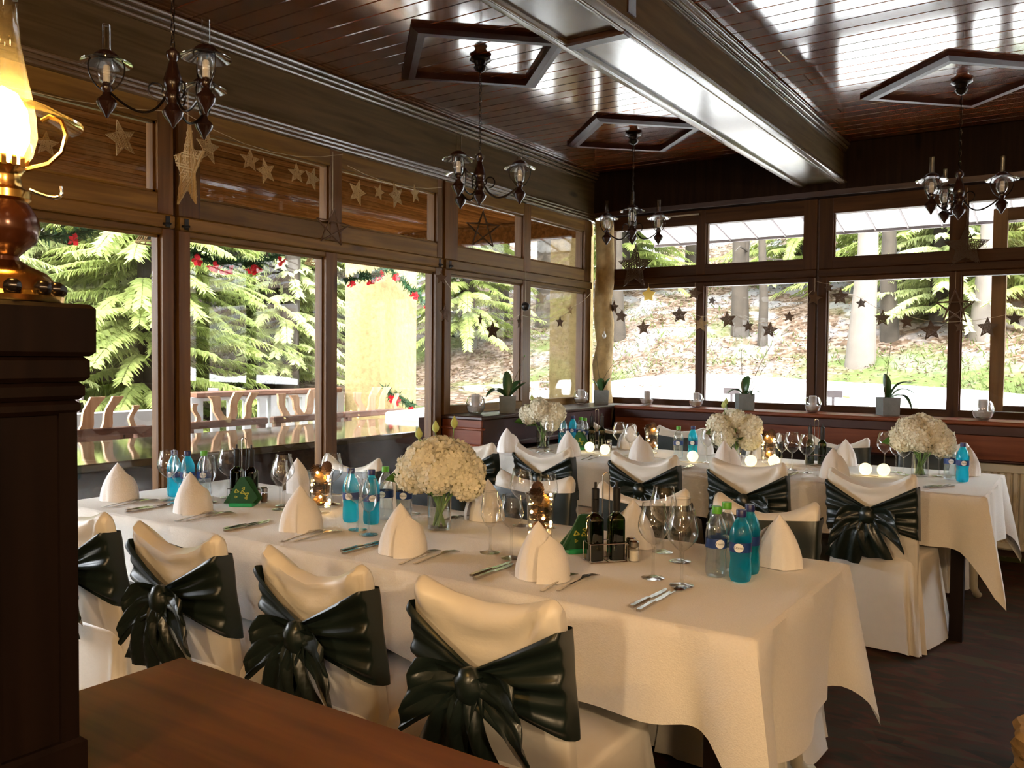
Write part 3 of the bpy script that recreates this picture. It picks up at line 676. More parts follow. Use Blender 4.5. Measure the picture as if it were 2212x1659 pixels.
spots = [(-9.01, 14.42, None, 5, 'bare trunk on the slope left of the corner log', 1.0),
 (-10.11, 14.45, None, 5, 'thick bare trunk behind the left orchid window', 1.1),
 (-6.76, 13.18, None, 3, 'bare trunk just right of the corner log', 1.0),
 (-7.13, 17.12, None, 3, 'thin trunk high on the slope in the first upper far pane', 1.0),
 (-4.78, 13.49, None, 3, 'thick brown trunk in the right half of the first far window', 1.15),
 (-4.62, 13.47, None, 4, 'thin trunk leaning on the thick one in the first far window', 1.0),
 (-4.29, 13.13, None, 4, 'slender trunk standing alone in the first far window', 1.0),
 (-2.61, 12.33, None, 2, 'pale thick trunk in the left of the second far window', 0.75),
 (-2.45, 13.4, None, 3, 'dark trunk behind the pale one in the second far window', 1.0),
 (-1.21, 13.2, None, 2, 'large pale trunk at the right edge of the far windows', 0.8),
 (-9.92, 8.67, None, 5, 'trunk beyond the railing left of the window mullion', 0.9), (-10.35, 8.61, None, 3, 'slim trunk beyond the railing left of the thick one', 1.0), (-12.15, 7.11, None, 3, 'trunk low in the pane beside the lamp post', 0.9),
 (-1.85, 14.0, 3, 0, 'low green spruce right of the pale trunk in the second far window', 0.9),
 (-0.55, 14.6, 4, 0, 'low pale spruce behind the right twig stars', 1.1),
 (-2.2, 15.4, 4, 1, 'spruce filling the upper pane of the second far window', 1.35),
 (-1.2, 16.4, 3, 1, 'spruce filling the upper pane at the right border', 1.5),
 (-4.6, 16.6, 4, 1, 'green spruce behind the right upper pane of the first far window', 1.2),
 (-8.2, 16.2, 4, 0, 'green spruce on the slope behind the corner log', 1.1),
 (-2.9, 19.5, 1, 1, 'spruce at the top of the slope in the first far window', 1.1),
 (0.8, 20.5, 0, 1, 'spruce at the top of the slope in the second far window', 1.3),
 (4.2, 21.0, 1, 1, 'spruce at the top right of the slope', 1.3),
 (-6.8, 22.5, 0, 1, 'spruce at the top of the slope above the corner log', 1.3)]
for x, y, k, tr, lb_, s in spots: tree(x, y, k, tr, lb_, s, 'trees on the slope behind the house')

# terrace
tf = MB().box(-7.6, XL-0.12, -4, 8.3, -0.2, -0.04).build('terrace_floor', 'terrace', None, False); tag(tf, kind='structure')
sf = struct('terrace_ceiling')
MB().box(-6.85, XL-0.12, -4, 7.15, 2.757, 2.95).build('backing', 'ceilbase', sf, False)
spm = plank_mesh('plank', 5.56, 0.137, 0.02, 'soffit', 1)
for i in range(20):
    for y in (-1.2, 4.36): obj('plank', spm, sf, (-6.74+i*0.1445, y, 2.745))
MB().box(-6.88, -6.85, -4, 7.15, 2.50, 2.98).build('fascia', 'soffit', sf, False)
MB().box(-6.85, XL-0.12, 7.15, 7.18, 2.55, 2.98).build('fascia', 'soffit', sf, False)
pl = MB(); pl.bev(-7.45, -6.88, 7.38, 8.02, -0.1, 3.0, 0.03)
tag(pl.build('terrace_pillar', 'stucco', None, False), 'rough yellow stucco pillar on the terrace behind the garland', 'pillar', kind='thing')
pl2 = MB(); pl2.bev(-4.55, -4.22, 7.36, 7.66, -0.1, 2.9, 0.02)
tag(pl2.build('corner_pillar', 'stucco', None, False), 'narrow yellow stucco pillar outside the corner window', 'pillar')
# long counter table
tb = thing('outdoor_table', 'long glossy table on the terrace along the left windows', 'table')
MB().bev(-6.08, -4.82, 1.0, 6.55, 0.70, 0.75, 0.008).build('table_top', 'glossytable', tb, False)
MB().box(-4.92, -4.88, 1.1, 6.45, 0.05, 0.70).build('front_panel', 'darkwood', tb, False)  # dark sheet added for the black shade under the table top
for y in (1.15, 3.7, 6.3): MB().box(-6.0, -4.95, y-0.04, y+0.04, -0.04, 0.70).build('leg', 'darkwood', tb, False)
wt = thing('white_side_table', 'white cloth covered table at the far end of the terrace', 'table')
MB().bev(-6.1, -5.3, 6.62, 7.25, 0.62, 0.82, 0.02).build('cloth', 'cloth', wt, False)
for x, y in ((-6.0, 6.68), (-5.4, 6.68), (-6.0, 7.2), (-5.4, 7.2)): MB().box(x-0.02, x+0.02, y-0.02, y+0.02, -0.04, 0.63).build('leg', 'darkwood', wt, False)
# carved benches
def wavy_slat(y0, y1, ztop, wd, ph, seed):
    n = 8; a = []; b = []
    for i in range(n+1):
        t = i/n; y = y0+(y1-y0)*t+0.016*math.sin(t*6.5+ph); z = 0.80+(ztop-0.80)*t; ww = wd*(1.0-0.25*math.sin(t*3.14)+0.12*t)
        a.append((y-ww/2, z)); b.append((y+ww/2, z))
    return MB().prism(a+b[::-1], -0.014, 0.014, 0)
slat_sets = [[(-0.20, -0.27, 1.0, 0.10, 0.5), (-0.07, 0.03, 1.05, 0.11, 1.1), (0.10, 0.20, 1.05, 0.085, 1.3), (0.33, 0.36, 0.97, 0.05, 2)],
             [(-0.30, -0.33, 0.96, 0.05, 0.2), (-0.04, -0.14, 1.02, 0.10, 2.2), (0.04, 0.14, 1.05, 0.10, 0.6), (0.22, 0.31, 1.04, 0.08, 0.9)],
             [(-0.30, -0.36, 1.02, 0.09, 1.5), (-0.10, -0.20, 1.0, 0.09, 2.5), (-0.02, 0.08, 1.05, 0.11, 0.4), (0.20, 0.32, 1.06, 0.10, 1.0)]]
def bench(y, k, label, sc_=1.0):
    t = thing('carved_bench', label, 'bench', (-6.55, y, 0), 0, 'carved benches on the terrace')
    MB().bev(-0.03, 0.03, -0.46, 0.46, 0.735, 0.80, 0.008).build('back_rail', 'benchdark', t, False)
    MB().bev(-0.02, 0.42, -0.46, 0.46, 0.40, 0.44, 0.006).build('seat', 'benchdark', t, False)
    for s in slat_sets[k]: wavy_slat(s[0], s[1], s[2], s[3], s[4], 0).build('slat', 'carved', t, False)
    for yy in (-0.40, 0.40):
        MB().box(-0.03, 0.03, yy-0.03, yy+0.03, -0.04, 0.74).build('leg', 'benchdark', t, False); MB().box(0.36, 0.41, yy-0.03, yy+0.03, -0.04, 0.40).build('leg', 'benchdark', t, False)
bench(2.55, 1, 'carved bench on the terrace hidden mostly by the lamp post'); bench(3.72, 0, 'carved bench on the terrace seen in the pane beside the lamp post')
bench(4.98, 1, 'carved bench on the terrace just right of the wide window post'); bench(5.62+0.35, 2, 'carved bench on the terrace in front of the railing left of the mullion')
bench(6.93, 0, 'carved bench on the terrace beside the yellow pillar', 1.0)
# low white parapet and railing
pp = thing('parapet', 'low white parapet with brown panels behind the benches', 'parapet')
MB().box(-7.52, -7.34, 0.0, 5.25, 0.72, 0.86).build('coping', 'whitewall', pp, False)
for i in range(7): MB().box(-7.46, -7.40, 0.02+i*0.75, 0.75+i*0.75, -0.04, 0.72).build('panel', 'benchdark', pp, False)
rl = thing('terrace_railing', 'brown topped railing with pale balusters at the terrace edge', 'railing')
MB().bev(-7.55, -7.42, 5.3, 7.3, 0.955, 1.015, 0.012).build('top_rail', 'benchdark', rl, False)
MB().box(-7.52, -7.45, 5.3, 7.3, 0.35, 0.42).build('bottom_rail', 'whitewall', rl, False)
MB().box(-7.52, -7.46, 5.3, 7.3, 0.92, 0.955).build('upper_rail', 'whitewall', rl, False)
blm = MB().box(-0.02, 0.02, -0.045, 0.045, 0.42, 0.92).mesh('baluster', 'whitewall', False)
for i in range(10): obj('baluster', blm, rl, (-7.485, 5.36+i*0.2, 0))
for y in (5.3, 6.3, 7.3): MB().box(-7.53, -7.44, y-0.05, y+0.05, -0.2, 0.96).build('post', 'whitewall', rl, False)
# sight signs: small marker plates on stakes
def marker(x, y, z, label, h=0.22):
    t = thing('marker_sign', label, 'sign', (x, y, z))
    MB().box(-0.012, 0.012, -0.012, 0.012, 0.0, h).build('stake', 'sheetedge', t, False)
    MB().bev(-0.09, 0.09, -0.01, 0.01, h, h+0.07, 0.004).build('plate', 'sheetedge', t, False)
# garlands with red flowers along the eave
def garland(pts, label, flowers):
    t = thing('garland', label, 'garland')
    P = [Vector(p) for p in pts]; L = []
    for a, b in zip(P, P[1:]):
        n = max(2, int((b-a).length/0.02))
        for i in range(n):
            u = i/n; q = a.lerp(b, u); q.z -= 0.05*math.sin(PI*u); L.append(q)
    MB().tube([tuple(q) for q in L[::4]]+[tuple(L[-1])], 0.012, 5).build('core_wire', 'garland', t)
    fo = MB()
    for q in L:
        for k in range(9):
            d = Vector((R.gauss(0, 1), R.gauss(0, 1), R.gauss(0, 1))).normalized()*R.uniform(0.05, 0.10); s = d.orthogonal().normalized()*0.010
            fo.add([q-s, q+s, q+d], [(0,1,2)])
    o = fo.build('fir_needles', 'garland', t, False); o['kind'] = 'stuff'
    for k in range(flowers):
        q = L[int((k+0.5)/flowers*len(L)+R.uniform(-6, 6)) % len(L)]; fm = MB(); c = q+Vector((0.03, R.uniform(-.03, .03), -0.055))
        for m in range(10):
            d = Vector((R.gauss(0, 1), R.gauss(0, 1), R.gauss(0, 1))).normalized()*R.uniform(0.04, 0.07); s = d.orthogonal().normalized()*0.022
            fm.add([c, c+d*0.6-s, c+d, c+d*0.6+s], [(0,1,2,3)])
        fm.build('flower', 'redflower', t, False)
garland([(-6.55, 2.2, 2.47), (-6.55, 3.0, 2.28), (-6.55, 3.75, 2.37)], 'fir garland with red flowers outside beside the lamp', 5)
garland([(-6.55, 4.4, 2.42), (-6.55, 4.7, 2.28), (-6.55, 5.15, 2.25), (-6.55, 5.6, 2.37)], 'fir garland with red flowers in the pane right of the wide window post', 9)
garland([(-6.5, 6.05, 2.36), (-6.5, 6.35, 2.24), (-6.5, 6.62, 2.24), (-6.74, 7.38, 2.45), (-6.74, 7.60, 2.30), (-6.74, 7.88, 2.165), (-6.74, 8.10, 2.03)], 'fir garland with red flowers swagged across the yellow pillar', 8)
garland([(-6.74, 7.30, 1.03), (-6.74, 7.55, 0.93), (-6.74, 7.83, 0.82)], 'short fir garland low on the yellow pillar', 3)
# small hanging bell shades under the terrace eave
def eave_shade(y, label):
    t = thing('straw_lantern', label, 'lantern', (-6.35, y, 2.30))
    for k in range(16):
        a = 2*PI*k/16; MB().tube([(0.06*math.cos(a), 0.06*math.sin(a), 0.14), (0.15*math.cos(a), 0.15*math.sin(a), 0.0)], 0.007, 4).build('reed', 'straw', t)
    MB().tube([(0.15*math.cos(2*PI*k/20), 0.15*math.sin(2*PI*k/20), 0.0) for k in range(20)], 0.008, 4, True).build('rim', 'straw', t)
    MB().lathe([(0.062, 0.13), (0.062, 0.15), (0.0, 0.16)], 12).build('cap', 'straw', t); MB().tube([(0, 0, 0.15), (0, 0, 0.435)], 0.006, 4).build('cord', 'iron', t)
eave_shade(4.15, 'straw bell lantern outside above the pane beside the lamp post'); eave_shade(5.95, 'straw bell lantern outside near the window mullion')
# white ribbed awning over the far windows
aw = thing('awning', 'white ribbed awning sheet outside above the far windows', 'awning')
def awn(x, y): return 2.96-0.245*(y-7.2)
for i in range(30):
    x = -3.95+i*0.28
    mb = MB(); mb.add([(x, 7.22, 2.94), (x+0.272, 7.22, 2.94), (x+0.272, 8.55, 2.625), (x, 8.55, 2.625), (x, 7.22, 2.965), (x+0.272, 7.22, 2.965), (x+0.272, 8.55, 2.65), (x, 8.55, 2.65)],
        [(0,3,2,1),(4,5,6,7),(0,1,5,4),(1,2,6,5),(2,3,7,6),(3,0,4,7)]); mb.build('sheet', 'sheet', aw, False)
    MB().add([(x+0.268, 7.22, 2.925), (x+0.282, 7.22, 2.925), (x+0.282, 8.56, 2.607), (x+0.268, 8.56, 2.607), (x+0.268, 7.22, 2.945), (x+0.282, 7.22, 2.945), (x+0.282, 8.56, 2.627), (x+0.268, 8.56, 2.627)],
        [(0,3,2,1),(4,5,6,7),(0,1,5,4),(1,2,6,5),(2,3,7,6),(3,0,4,7)]).build('rib', 'sheetedge', aw, False)
MB().box(-3.97, 4.45, 8.55, 8.575, 2.60, 2.655).build('edge_strip', 'sheetedge', aw, False)
# lit timber frame outside at the right
of = thing('porch_screen', 'light brown timber framed glass screen outside the right end of the far windows', 'screen')
MB().bev(-0.68, -0.58, 7.72, 7.80, 0.80, 2.60, 0.006).build('stile', 'frame_v', of, False)
MB().bev(0.85, 0.95, 7.72, 7.80, 0.80, 2.60, 0.006).build('stile', 'frame_v', of, False)
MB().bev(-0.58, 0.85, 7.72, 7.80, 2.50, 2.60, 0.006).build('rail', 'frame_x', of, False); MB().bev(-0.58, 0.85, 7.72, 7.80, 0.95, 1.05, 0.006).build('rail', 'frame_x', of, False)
MB().box(-0.585, 0.855, 7.757, 7.763, 1.045, 2.505).build('pane', 'pane', of, False)
for i, (x, y) in enumerate(((-3.2, 8.9), (-2.15, 8.9))): marker(x, y, gz(x, y), ['small grey marker on a stake left in the first far window', 'small grey marker on a stake right in the first far window'][i], 0.30)
marker(-8.0, 4.4, gz(-8.0, 4.4), 'small grey marker on a stake beyond the terrace beside the lamp post', 1.2); marker(-8.1, 6.0, gz(-8.1, 6.0), 'small grey marker on a stake beyond the terrace before the railing', 1.2)

# ================================================================ TABLES AND CLOTHS
TZ = 0.75
def table(x0, x1, y0, y1, label):
    t = thing('dining_table', label, 'table')
    MB().box(x0+0.02, x1-0.02, y0+0.02, y1-0.02, TZ-0.035, TZ-0.006).build('table_top', 'darkwood', t, False)
    MB().box(x0+0.10, x1-0.10, y0+0.10, y1-0.10, TZ-0.12, TZ-0.035).build('apron', 'darkwood', t, False)
    for x in (x0+0.13, (x0+x1)/2, x1-0.13):
        for y in (y0+0.13, y1-0.13):
            if x > x1-0.2 and y > y1-0.2:   # the curved cream leg seen at the open end
                MB().tube([(x, y, TZ-0.04), (x+0.01, y, 0.5), (x-0.005, y+0.02, 0.25), (x-0.005, y+0.07, 0.09), (x+0.005, y+0.14, 0.035), (x+0.012, y+0.20, 0.020)], [0.035, 0.03, 0.022, 0.022, 0.022, 0.016], 10).build('leg', 'radiator', t)
            else: MB().box(x-0.03, x+0.03, y-0.03, y+0.03, 0, TZ-0.035).build('leg', 'postwood', t, False)  # near-black wood puts the shade under the table into the legs
    return t
def cloth(x0, x1, y0, y1, drops, label, seed, corner=0.26):
    # drops: front(-y), right(+x), back(+y), left(-x)
    r = random.Random(seed); per = []; step = 0.018
    cs = [(x0, y0), (x1, y0), (x1, y1), (x0, y1)]; ns = [(0, -1), (1, 0), (0, 1), (-1, 0)]
    for k in range(4):
        a = Vector(cs[k]); b = Vector(cs[(k+1) % 4]); L = (b-a).length; n = int(L/step)
        nn = Vector(ns[k])
        for i in range(n):
            t = i/n; q = a.lerp(b, t); d0 = t*L; d1 = (1-t)*L; dc = min(d0, d1)
            c = max(0, 1-dc/0.20); c2 = max(0, 1-dc/0.12); cdir = (q-Vector(((x0+x1)/2, (y0+y1)/2)))
            kk = k if d0 > d1 else k
            other = drops[(k-1) % 4] if d0 < d1 else drops[(k+1) % 4]
            w = 0.5*c2*c2
            drop = drops[k]*(1-w)+other*w+corner*(c2**1.6)
            diag = (nn+Vector(ns[(k-1) % 4] if d0 < d1 else ns[(k+1) % 4])).normalized()
            nrm = (nn*(1-0.9*c)+diag*0.9*c).normalized()
            per.append((q, nrm, drop, c, d0+k*7.3, dc))
    N = len(per); rings = 12; vs = []; fs = []
    ph = [r.random()*6.28 for _ in range(6)]
    def wave(s): return 0.5*math.sin(s*9+ph[0])+0.35*math.sin(s*17+ph[1])+0.3*math.sin(s*4.3+ph[2])
    # inner inset ring for a soft rounded rim
    for k in range(rings+1):
        t = k/rings
        for q, nrm, drop, c, s, dc in per:
            if k == 0:
                vs.append((min(max(q.x, x0+0.012), x1-0.012), min(max(q.y, y0+0.012), y1-0.012), TZ)); continue
            else:
                tt = (k-0.5)/(rings-0.5)
                pinch = -0.055*math.exp(-((dc-0.15)/0.06)**2)
                off = 0.004+tt*(0.014+0.026*wave(s)*(1-c)+0.115*c**1.5+pinch*1.0)
                if k == 1: off = 0.003; 
                z = TZ-0.006-drop*tt if k > 1 else TZ-0.005
                z += 0.010*tt*math.sin(s*6+ph[3])
            vs.append((q.x+nrm.x*off, q.y+nrm.y*off, z))
    for k in range(rings):
        for i in range(N):
            j = (i+1) % N; fs.append((k*N+i, k*N+j, (k+1)*N+j, (k+1)*N+i))
    mb = MB().add(vs, fs)
    ins = 0.012; nu, nv = 60, 24
    mb.grid(lambda u, v: (x0+ins+(x1-x0-2*ins)*u, y0+ins+(y1-y0-2*ins)*v, TZ+(0.0 if u in (0, 1) or v in (0, 1) else 0.0012*math.sin(u*41)*math.sin(v*23))), nu, nv)
    o = mb.build('tablecloth', 'cloth', None, True, 1.2)
    return tag(o, label, 'tablecloth')
T1 = (-3.71, -0.63, 1.936, 2.85); T2 = (-3.33, -0.405, 4.64, 5.63)
table(*T1, 'long dark wooden table under the cloth in the front'); table(*T2, 'long dark wooden table under the cloth at the back')
cloth(*T1, (0.245, 0.36, 0.26, 0.27), 'cream cloth draped over the front dining table', 3, 0.22)
cloth(*T2, (0.26, 0.30, 0.26, 0.26), 'cream cloth draped over the back dining table', 5, 0.22)
def runner(x0, x1, y0, y1, drop, label):
    mb = MB()
    mb.grid(lambda u, v: (x0+(x1-x0)*u, y0+(y1-y0)*v, TZ+0.0032), 30, 8)
    o = mb.build('lace_runner', 'lace', None, True); return tag(o, label, 'runner')

# ================================================================ CHAIRS
def ztop(x, dip=0.07): 
    q = min(1, abs(x)/0.205); e = 0.925-dip*(1-q*q)**1.15
    return e-0.03*max(0, (q-0.86)/0.14)**2
def rloop(n, hx, y0, y1, p=5.0):
    out = []
    for i in range(n):
        a = 2*PI*i/n-PI/2; c, s = math.cos(a), math.sin(a)
        e = 2/p; x = hx*math.copysign(abs(c)**e, c); y = math.copysign(abs(s)**e, s)
        out.append((x, (y0+y1)/2+(y1-y0)/2*y, a))
    return out
def lean(z): return -0.075*max(0, (z-0.42)/0.5)**1.1
def back_mesh(seed, folds=1.0, dip=0.07):
    r = random.Random(seed); p1, p2, p3 = r.random()*6, r.random()*6, r.random()*6
    n = 96; lp = rloop(n, 0.205, 0.0, 0.055, 6); m = 30; vs = []; fs = []
    for k in range(m+1):
        t = k/m
        for x, y, a in lp:
            zt = ztop(x, dip); z = 0.40+(zt-0.40)*t
            tuck = 1.0 if t < 0.93 else math.sqrt(max(0.02, 1-((t-0.93)/0.07)**2))
            yy = 0.0275+(y-0.0275)*tuck
            d = 0
            isb = 1 if y < 0.027 else 0
            q_ = min(1, abs(x)/0.205); wgt = smooth01((z-(0.708+0.122*q_**1.05))/0.05)
            if isb:
                zs = z+0.16*(x/0.2)**2*-1
                th = math.atan2(z-0.66, x); rr = math.hypot(x, z-0.66)
                cr = abs(math.sin(th*6.5+p2))**0.5
                d = -folds*wgt*(0.022*(cr-0.65)*smooth01(rr/0.10)+0.010*math.sin((z-3.6*x*x)*75+p1)*math.exp(-(x/0.09)**2))
                d -= 0.014*wgt*math.exp(-((abs(x)-0.165)/0.03)**2)
            else: d = 0.006*wgt*math.sin(x*40+z*18+p3)
            edge = min(1, (0.205-abs(x))/0.03+0.15)
            vs.append((x, yy+d*edge*tuck+lean(z), z))
    for k in range(m):
        for i in range(n):
            j = (i+1) % n; fs.append((k*n+i, k*n+j, (k+1)*n+j, (k+1)*n+i))
    for i in range(-n//4, n//4):
        fs.append((m*n+i % n, m*n+(i+1) % n, m*n+(n//2-i-1) % n, m*n+(n//2-i) % n))
    return MB().add(vs, fs).mesh('back_cover', 'cover', True, 1.0)
def skirt_mesh(seed):
    r = random.Random(seed); ph = [r.random()*6.28 for _ in range(4)]
    n = 120; lp = rloop(n, 0.215, -0.012, 0.44, 7); vs = []; fs = []; rings = []
    for sc_, z in ((0.5, 0.492), (0.9, 0.488), (0.985, 0.478)): rings.append((sc_, z, 0))
    for k in range(11): rings.append((1.0, 0.465-0.455*k/10, k/10))
    for sc_, z, t in rings:
        for x, y, a in lp:
            cx, cy = 0, 0.214; ox, oy = x-cx, y-cy
            fl = 1+t*(0.19+0.06*math.sin(a*4+ph[0]))+t*0.065*math.sin(a*13+ph[1])+t*0.04*math.sin(a*23+ph[2])
            zz = z+(0.0 if t < 0.95 else 0.004*math.sin(a*13+ph[1])+0.006)
            fx = 1+(fl-1)*1.0; fy = 1+(fl-1)*0.75
            vs.append((cx+ox*sc_*fx, cy+oy*sc_*fy, max(0.004, zz)))
    for k in range(len(rings)-1):
        for i in range(n):
            j = (i+1) % n; fs.append((k*n+i, k*n+j, (k+1)*n+j, (k+1)*n+i))
    fs.append(tuple(range(n)))
    return MB().add(vs, fs).mesh('seat_cover', 'cover', True, 1.0)
def sash_mesh(seed):
    r = random.Random(seed); p1 = r.random()*6; n = 96; lp = rloop(n, 0.211, -0.010, 0.063, 6); m = 26; vs = []; fs = []
    for k in range(m+1):
        t = k/m
        for x, y, a in lp:
            q = min(1, abs(x)/0.205); isb = y < 0.027
            if isb:
                zu = 0.728+0.122*q**1.05; zl = 0.655-0.070*q**0.9
            else: zu = 0.825+0.020*q; zl = 0.57
            s = smooth01((0.045-y)/0.05) if abs(x) > 0.19 else (1.0 if isb else 0.0)
            zub = 0.728+0.122*q**1.05; zlb = 0.655-0.070*q**0.9
            zu = zub*s+(0.825+0.020*q)*(1-s); zl = zlb*s+0.57*(1-s)
            z = zl+(zu-zl)*t
            fold = 0.010*math.sin(t*17+p1+q*1.5)*(1-0.45*q)+0.006*math.sin(t*31+p1*2) if isb else 0.002*math.sin(t*9)
            bul = (0.010+0.020*(1-q)) if isb else 0.004
            vs.append((x*1.006, y-(bul-fold if isb else -bul-fold)+lean(z), z))
    for k in range(m):
        for i in range(n):
            j = (i+1) % n; fs.append((k*n+i, k*n+j, (k+1)*n+j, (k+1)*n+i))
    return MB().add(vs, fs).mesh('sash_band', 'sash2', True, 1.2)
def ribbon(path, widths, twist, fold, nb=10, thick=0.0):
    mb = MB(); n = len(path)-1
    def fn(u, v):
        i = min(n, int(round(u*n))); p = Vector(path[i]); w = widths[i]; b = v*2-1
        f = fold*math.sin(b*6.5+i*0.5)*min(1, i/2.0)
        return (p.x+w*b*math.cos(twist[i])*0.0+(-w*b*math.sin(twist[i])), p.y-f-0.25*abs(b)*w*0.0, p.z+w*b*math.cos(twist[i]))
    mb.grid(fn, n, nb); return mb
def bow_meshes(seed):
    r = random.Random(seed); out = []
    kz = 0.693; ky = -0.050+lean(0.693)
    kn = MB().ball((0, ky-0.016, kz), 0.040, 14, 10, 0.95, 0.75, 1.15)
    kn.v = [(x+0.004*math.sin(z*300), y, z) for x, y, z in kn.v]
    out.append(('knot', kn.mesh('knot', 'sash', True)))
    for sd in (-1, 1):
        path = []; wd = []; tw = []; L = r.uniform(0.15, 0.175); dr = r.uniform(0.05, 0.09)
        for i in range(17):
            t = i/16; a = math.sin(PI*t); ox = L*a**0.85; back = t > 0.5
            path.append((sd*ox, ky-0.005-(0.040*math.sin(PI*min(t, .5)))+(0.030 if back else 0)*(t-0.5)*2, kz-dr*a*a-(0.012 if back else 0)))
            wd.append(0.024+0.072*a**0.8); tw.append(sd*0.25*a)
        out.append(('loop', ribbon(path, wd, tw, 0.010).mesh('loop', 'sash', True, 1.5)))
    for sd, L, sp in ((-1, r.uniform(0.21, 0.26), r.uniform(0.25, 0.55)), (1, r.uniform(0.19, 0.24), r.uniform(0.02, 0.3))):
        path = []; wd = []; tw = []
        for i in range(13):
            t = i/12; path.append((sd*L*t*sp, ky-0.012-0.020*math.sin(PI*t)+0.012*t, kz-L*t)); wd.append(0.022+0.062*t**0.6); tw.append(PI/2+sd*0.25*sp)
        out.append(('tail', ribbon(path, wd, tw, 0.011, 12).mesh('tail', 'sash', True, 1.5)))
    return out
BK = [back_mesh(s, f, (0.05, 0.085, 0.08)[s-11]) for s, f in ((11, 1.0), (12, 1.3), (13, 1.1))]; SK = [skirt_mesh(s) for s in (21, 22)]; SA = [sash_mesh(s) for s in (31, 32)]; BO = [bow_meshes(s) for s in (41, 42, 43)]
ncha = [0]
def chair(x, y, rot, label, group, bow=True, s=(1, 1, 1)):
    k = ncha[0]; ncha[0] += 1
    t = thing('covered_chair', label, 'chair', (x, y, 0), rot, group); t.scale = s
    obj('back_cover', BK[k % 3], t); obj('seat_cover', SK[k % 2], t); obj('sash_band', SA[k % 2], t)
    if bow:
        b = obj('bow', None, t); b.empty_display_size = 0.02
        for nm, me in BO[(k+1) % 3]: obj(nm, me, b)
    return t
ordn = ['first', 'second', 'third', 'fourth', 'fifth']
G = 'chairs on the near side of the front table'
near1 = [(-2.88, 'ivory covered chair with dark bow half hidden by the lamp post'),
         (-2.31, 'ivory covered chair with dark bow, second from the lamp post at the front table'), (-1.705, 'ivory covered chair with dark bow, third from the lamp post, above the counter'),
         (-1.14, 'ivory covered chair with large dark bow nearest the camera')]
CS = (1, 1, 0.955)
for x, lb_ in near1: chair(x, 1.62, R.uniform(-0.05, 0.05), lb_, G, True, CS)
G = 'chairs on the far side of the front table'
for x, lb_ in ((-3.23, 'ivory covered chair by the left window at the far side of the front table'), (-2.66, 'ivory covered chair hidden behind the front hydrangea vase'),
               (-2.08, 'ivory covered chair facing the camera right of the front hydrangeas'), (-1.545, 'ivory covered chair facing the camera behind the front oil bottles'), (-1.03, 'ivory covered chair behind the turquoise bottles on the front table')):
    chair(x, 3.21, PI+R.uniform(-0.05, 0.05), lb_, G, True, CS)
G = 'chairs on the near side of the back table'
for x, y, rt, lb_ in ((-3.21, 4.28, 0.03, 'ivory covered chair at the left end, near side of the back table'), (-2.74, 4.42, -0.03, 'ivory covered chair at the back table below its left hydrangeas'),
               (-2.08, 4.43, 0.02, 'ivory covered chair with dark sash in the middle, near side of the back table'), (-1.478, 4.41, 0.0, 'ivory covered chair at the back table below the middle hydrangeas'), (-0.865, 4.40, -0.08, 'ivory covered chair with dark bow and full skirt, right end of the back table')):
    chair(x, y, rt, lb_, G, True, CS)
G = 'chairs on the far side of the back table'
for x, lb_ in ((-3.20, 'ivory covered chair in the corner at the far side of the back table'), (-2.62, 'ivory covered chair behind the left pine cone vase of the back table'),
               (-2.05, 'ivory covered chair hidden behind the middle hydrangeas of the back table'), (-1.45, 'ivory covered chair below the ledge between the middle and right hydrangeas'), (-0.85, 'ivory covered chair by the radiator behind the right hydrangeas')):
    chair(x, 6.13, PI+R.uniform(-0.06, 0.06), lb_, G, True, CS)
# woven edge of a seat at the right border
wv = thing('wicker_basket', 'round pale wicker basket at the lower right border', 'basket', (0.055, 2.52, 0.0))
for k in range(14):
    z = 0.02+k*0.034; rr = 0.15+0.035*math.sin(min(1, k/9)*PI*0.6)
    MB().tube([((rr+0.006*math.sin(i*PI*0.5+k*PI))*math.cos(2*PI*i/48), (rr+0.006*math.sin(i*PI*0.5+k*PI))*math.sin(2*PI*i/48), z) for i in range(48)], 0.019, 6, True).build('weave', 'straw', wv)
MB().lathe([(0.001, 0.01), (0.14, 0.01), (0.14, 0.03)], 24, cap=False).build('bottom', 'straw', wv)

# ================================================================ TABLEWARE
FT, BT = 'the front table', 'the back table'
# napkins
def napkin_meshes(seed):
    r = random.Random(seed); n = 48; m = 16; vs = []; fs = []; p1 = r.random()*6
    H = 0.165
    for k in range(m+1):
        t = k/m; prof = 1-t**2.2
        for i in range(n):
            a = 2*PI*i/n; rx = 0.080*prof; ry = 0.066*prof
            pl_ = 1+0.05*math.sin(a*5+p1+t*2.5)*(1-t)+0.03*math.sin(a*11+p1)*(1-t)
            x = rx*math.cos(a)*pl_; y = ry*math.sin(a)*pl_+0.016*t
            if math.sin(a) < -0.5: y += 0.018*(-math.sin(a)-0.5)*(1-t)
            vs.append((x+0.008*t*math.sin(p1), y, H*t))
    for k in range(m):
        for i in range(n):
            j = (i+1) % n; fs.append((k*n+i, k*n+j, (k+1)*n+j, (k+1)*n+i))
    body = MB().add(vs, fs).mesh('fold', 'napkin', True, 1.2)
    mb = MB()
    def fl(u, v):
        a = -PI*0.52+u*PI*0.72; t = v*(0.78-0.5*abs(u-0.35)); prof = 1-t**2.2
        rx = 0.100*prof; ry = 0.088*prof
        return (rx*math.cos(a)+0.006, ry*math.sin(a)+0.016*t-0.006, 0.001+H*t)
    mb.grid(fl, 14, 8)
    flap = mb.mesh('flap', 'napkin', True, 1.2)
    return body, flap
NP = [napkin_meshes(s) for s in (5, 6, 7)]
nn = [0]
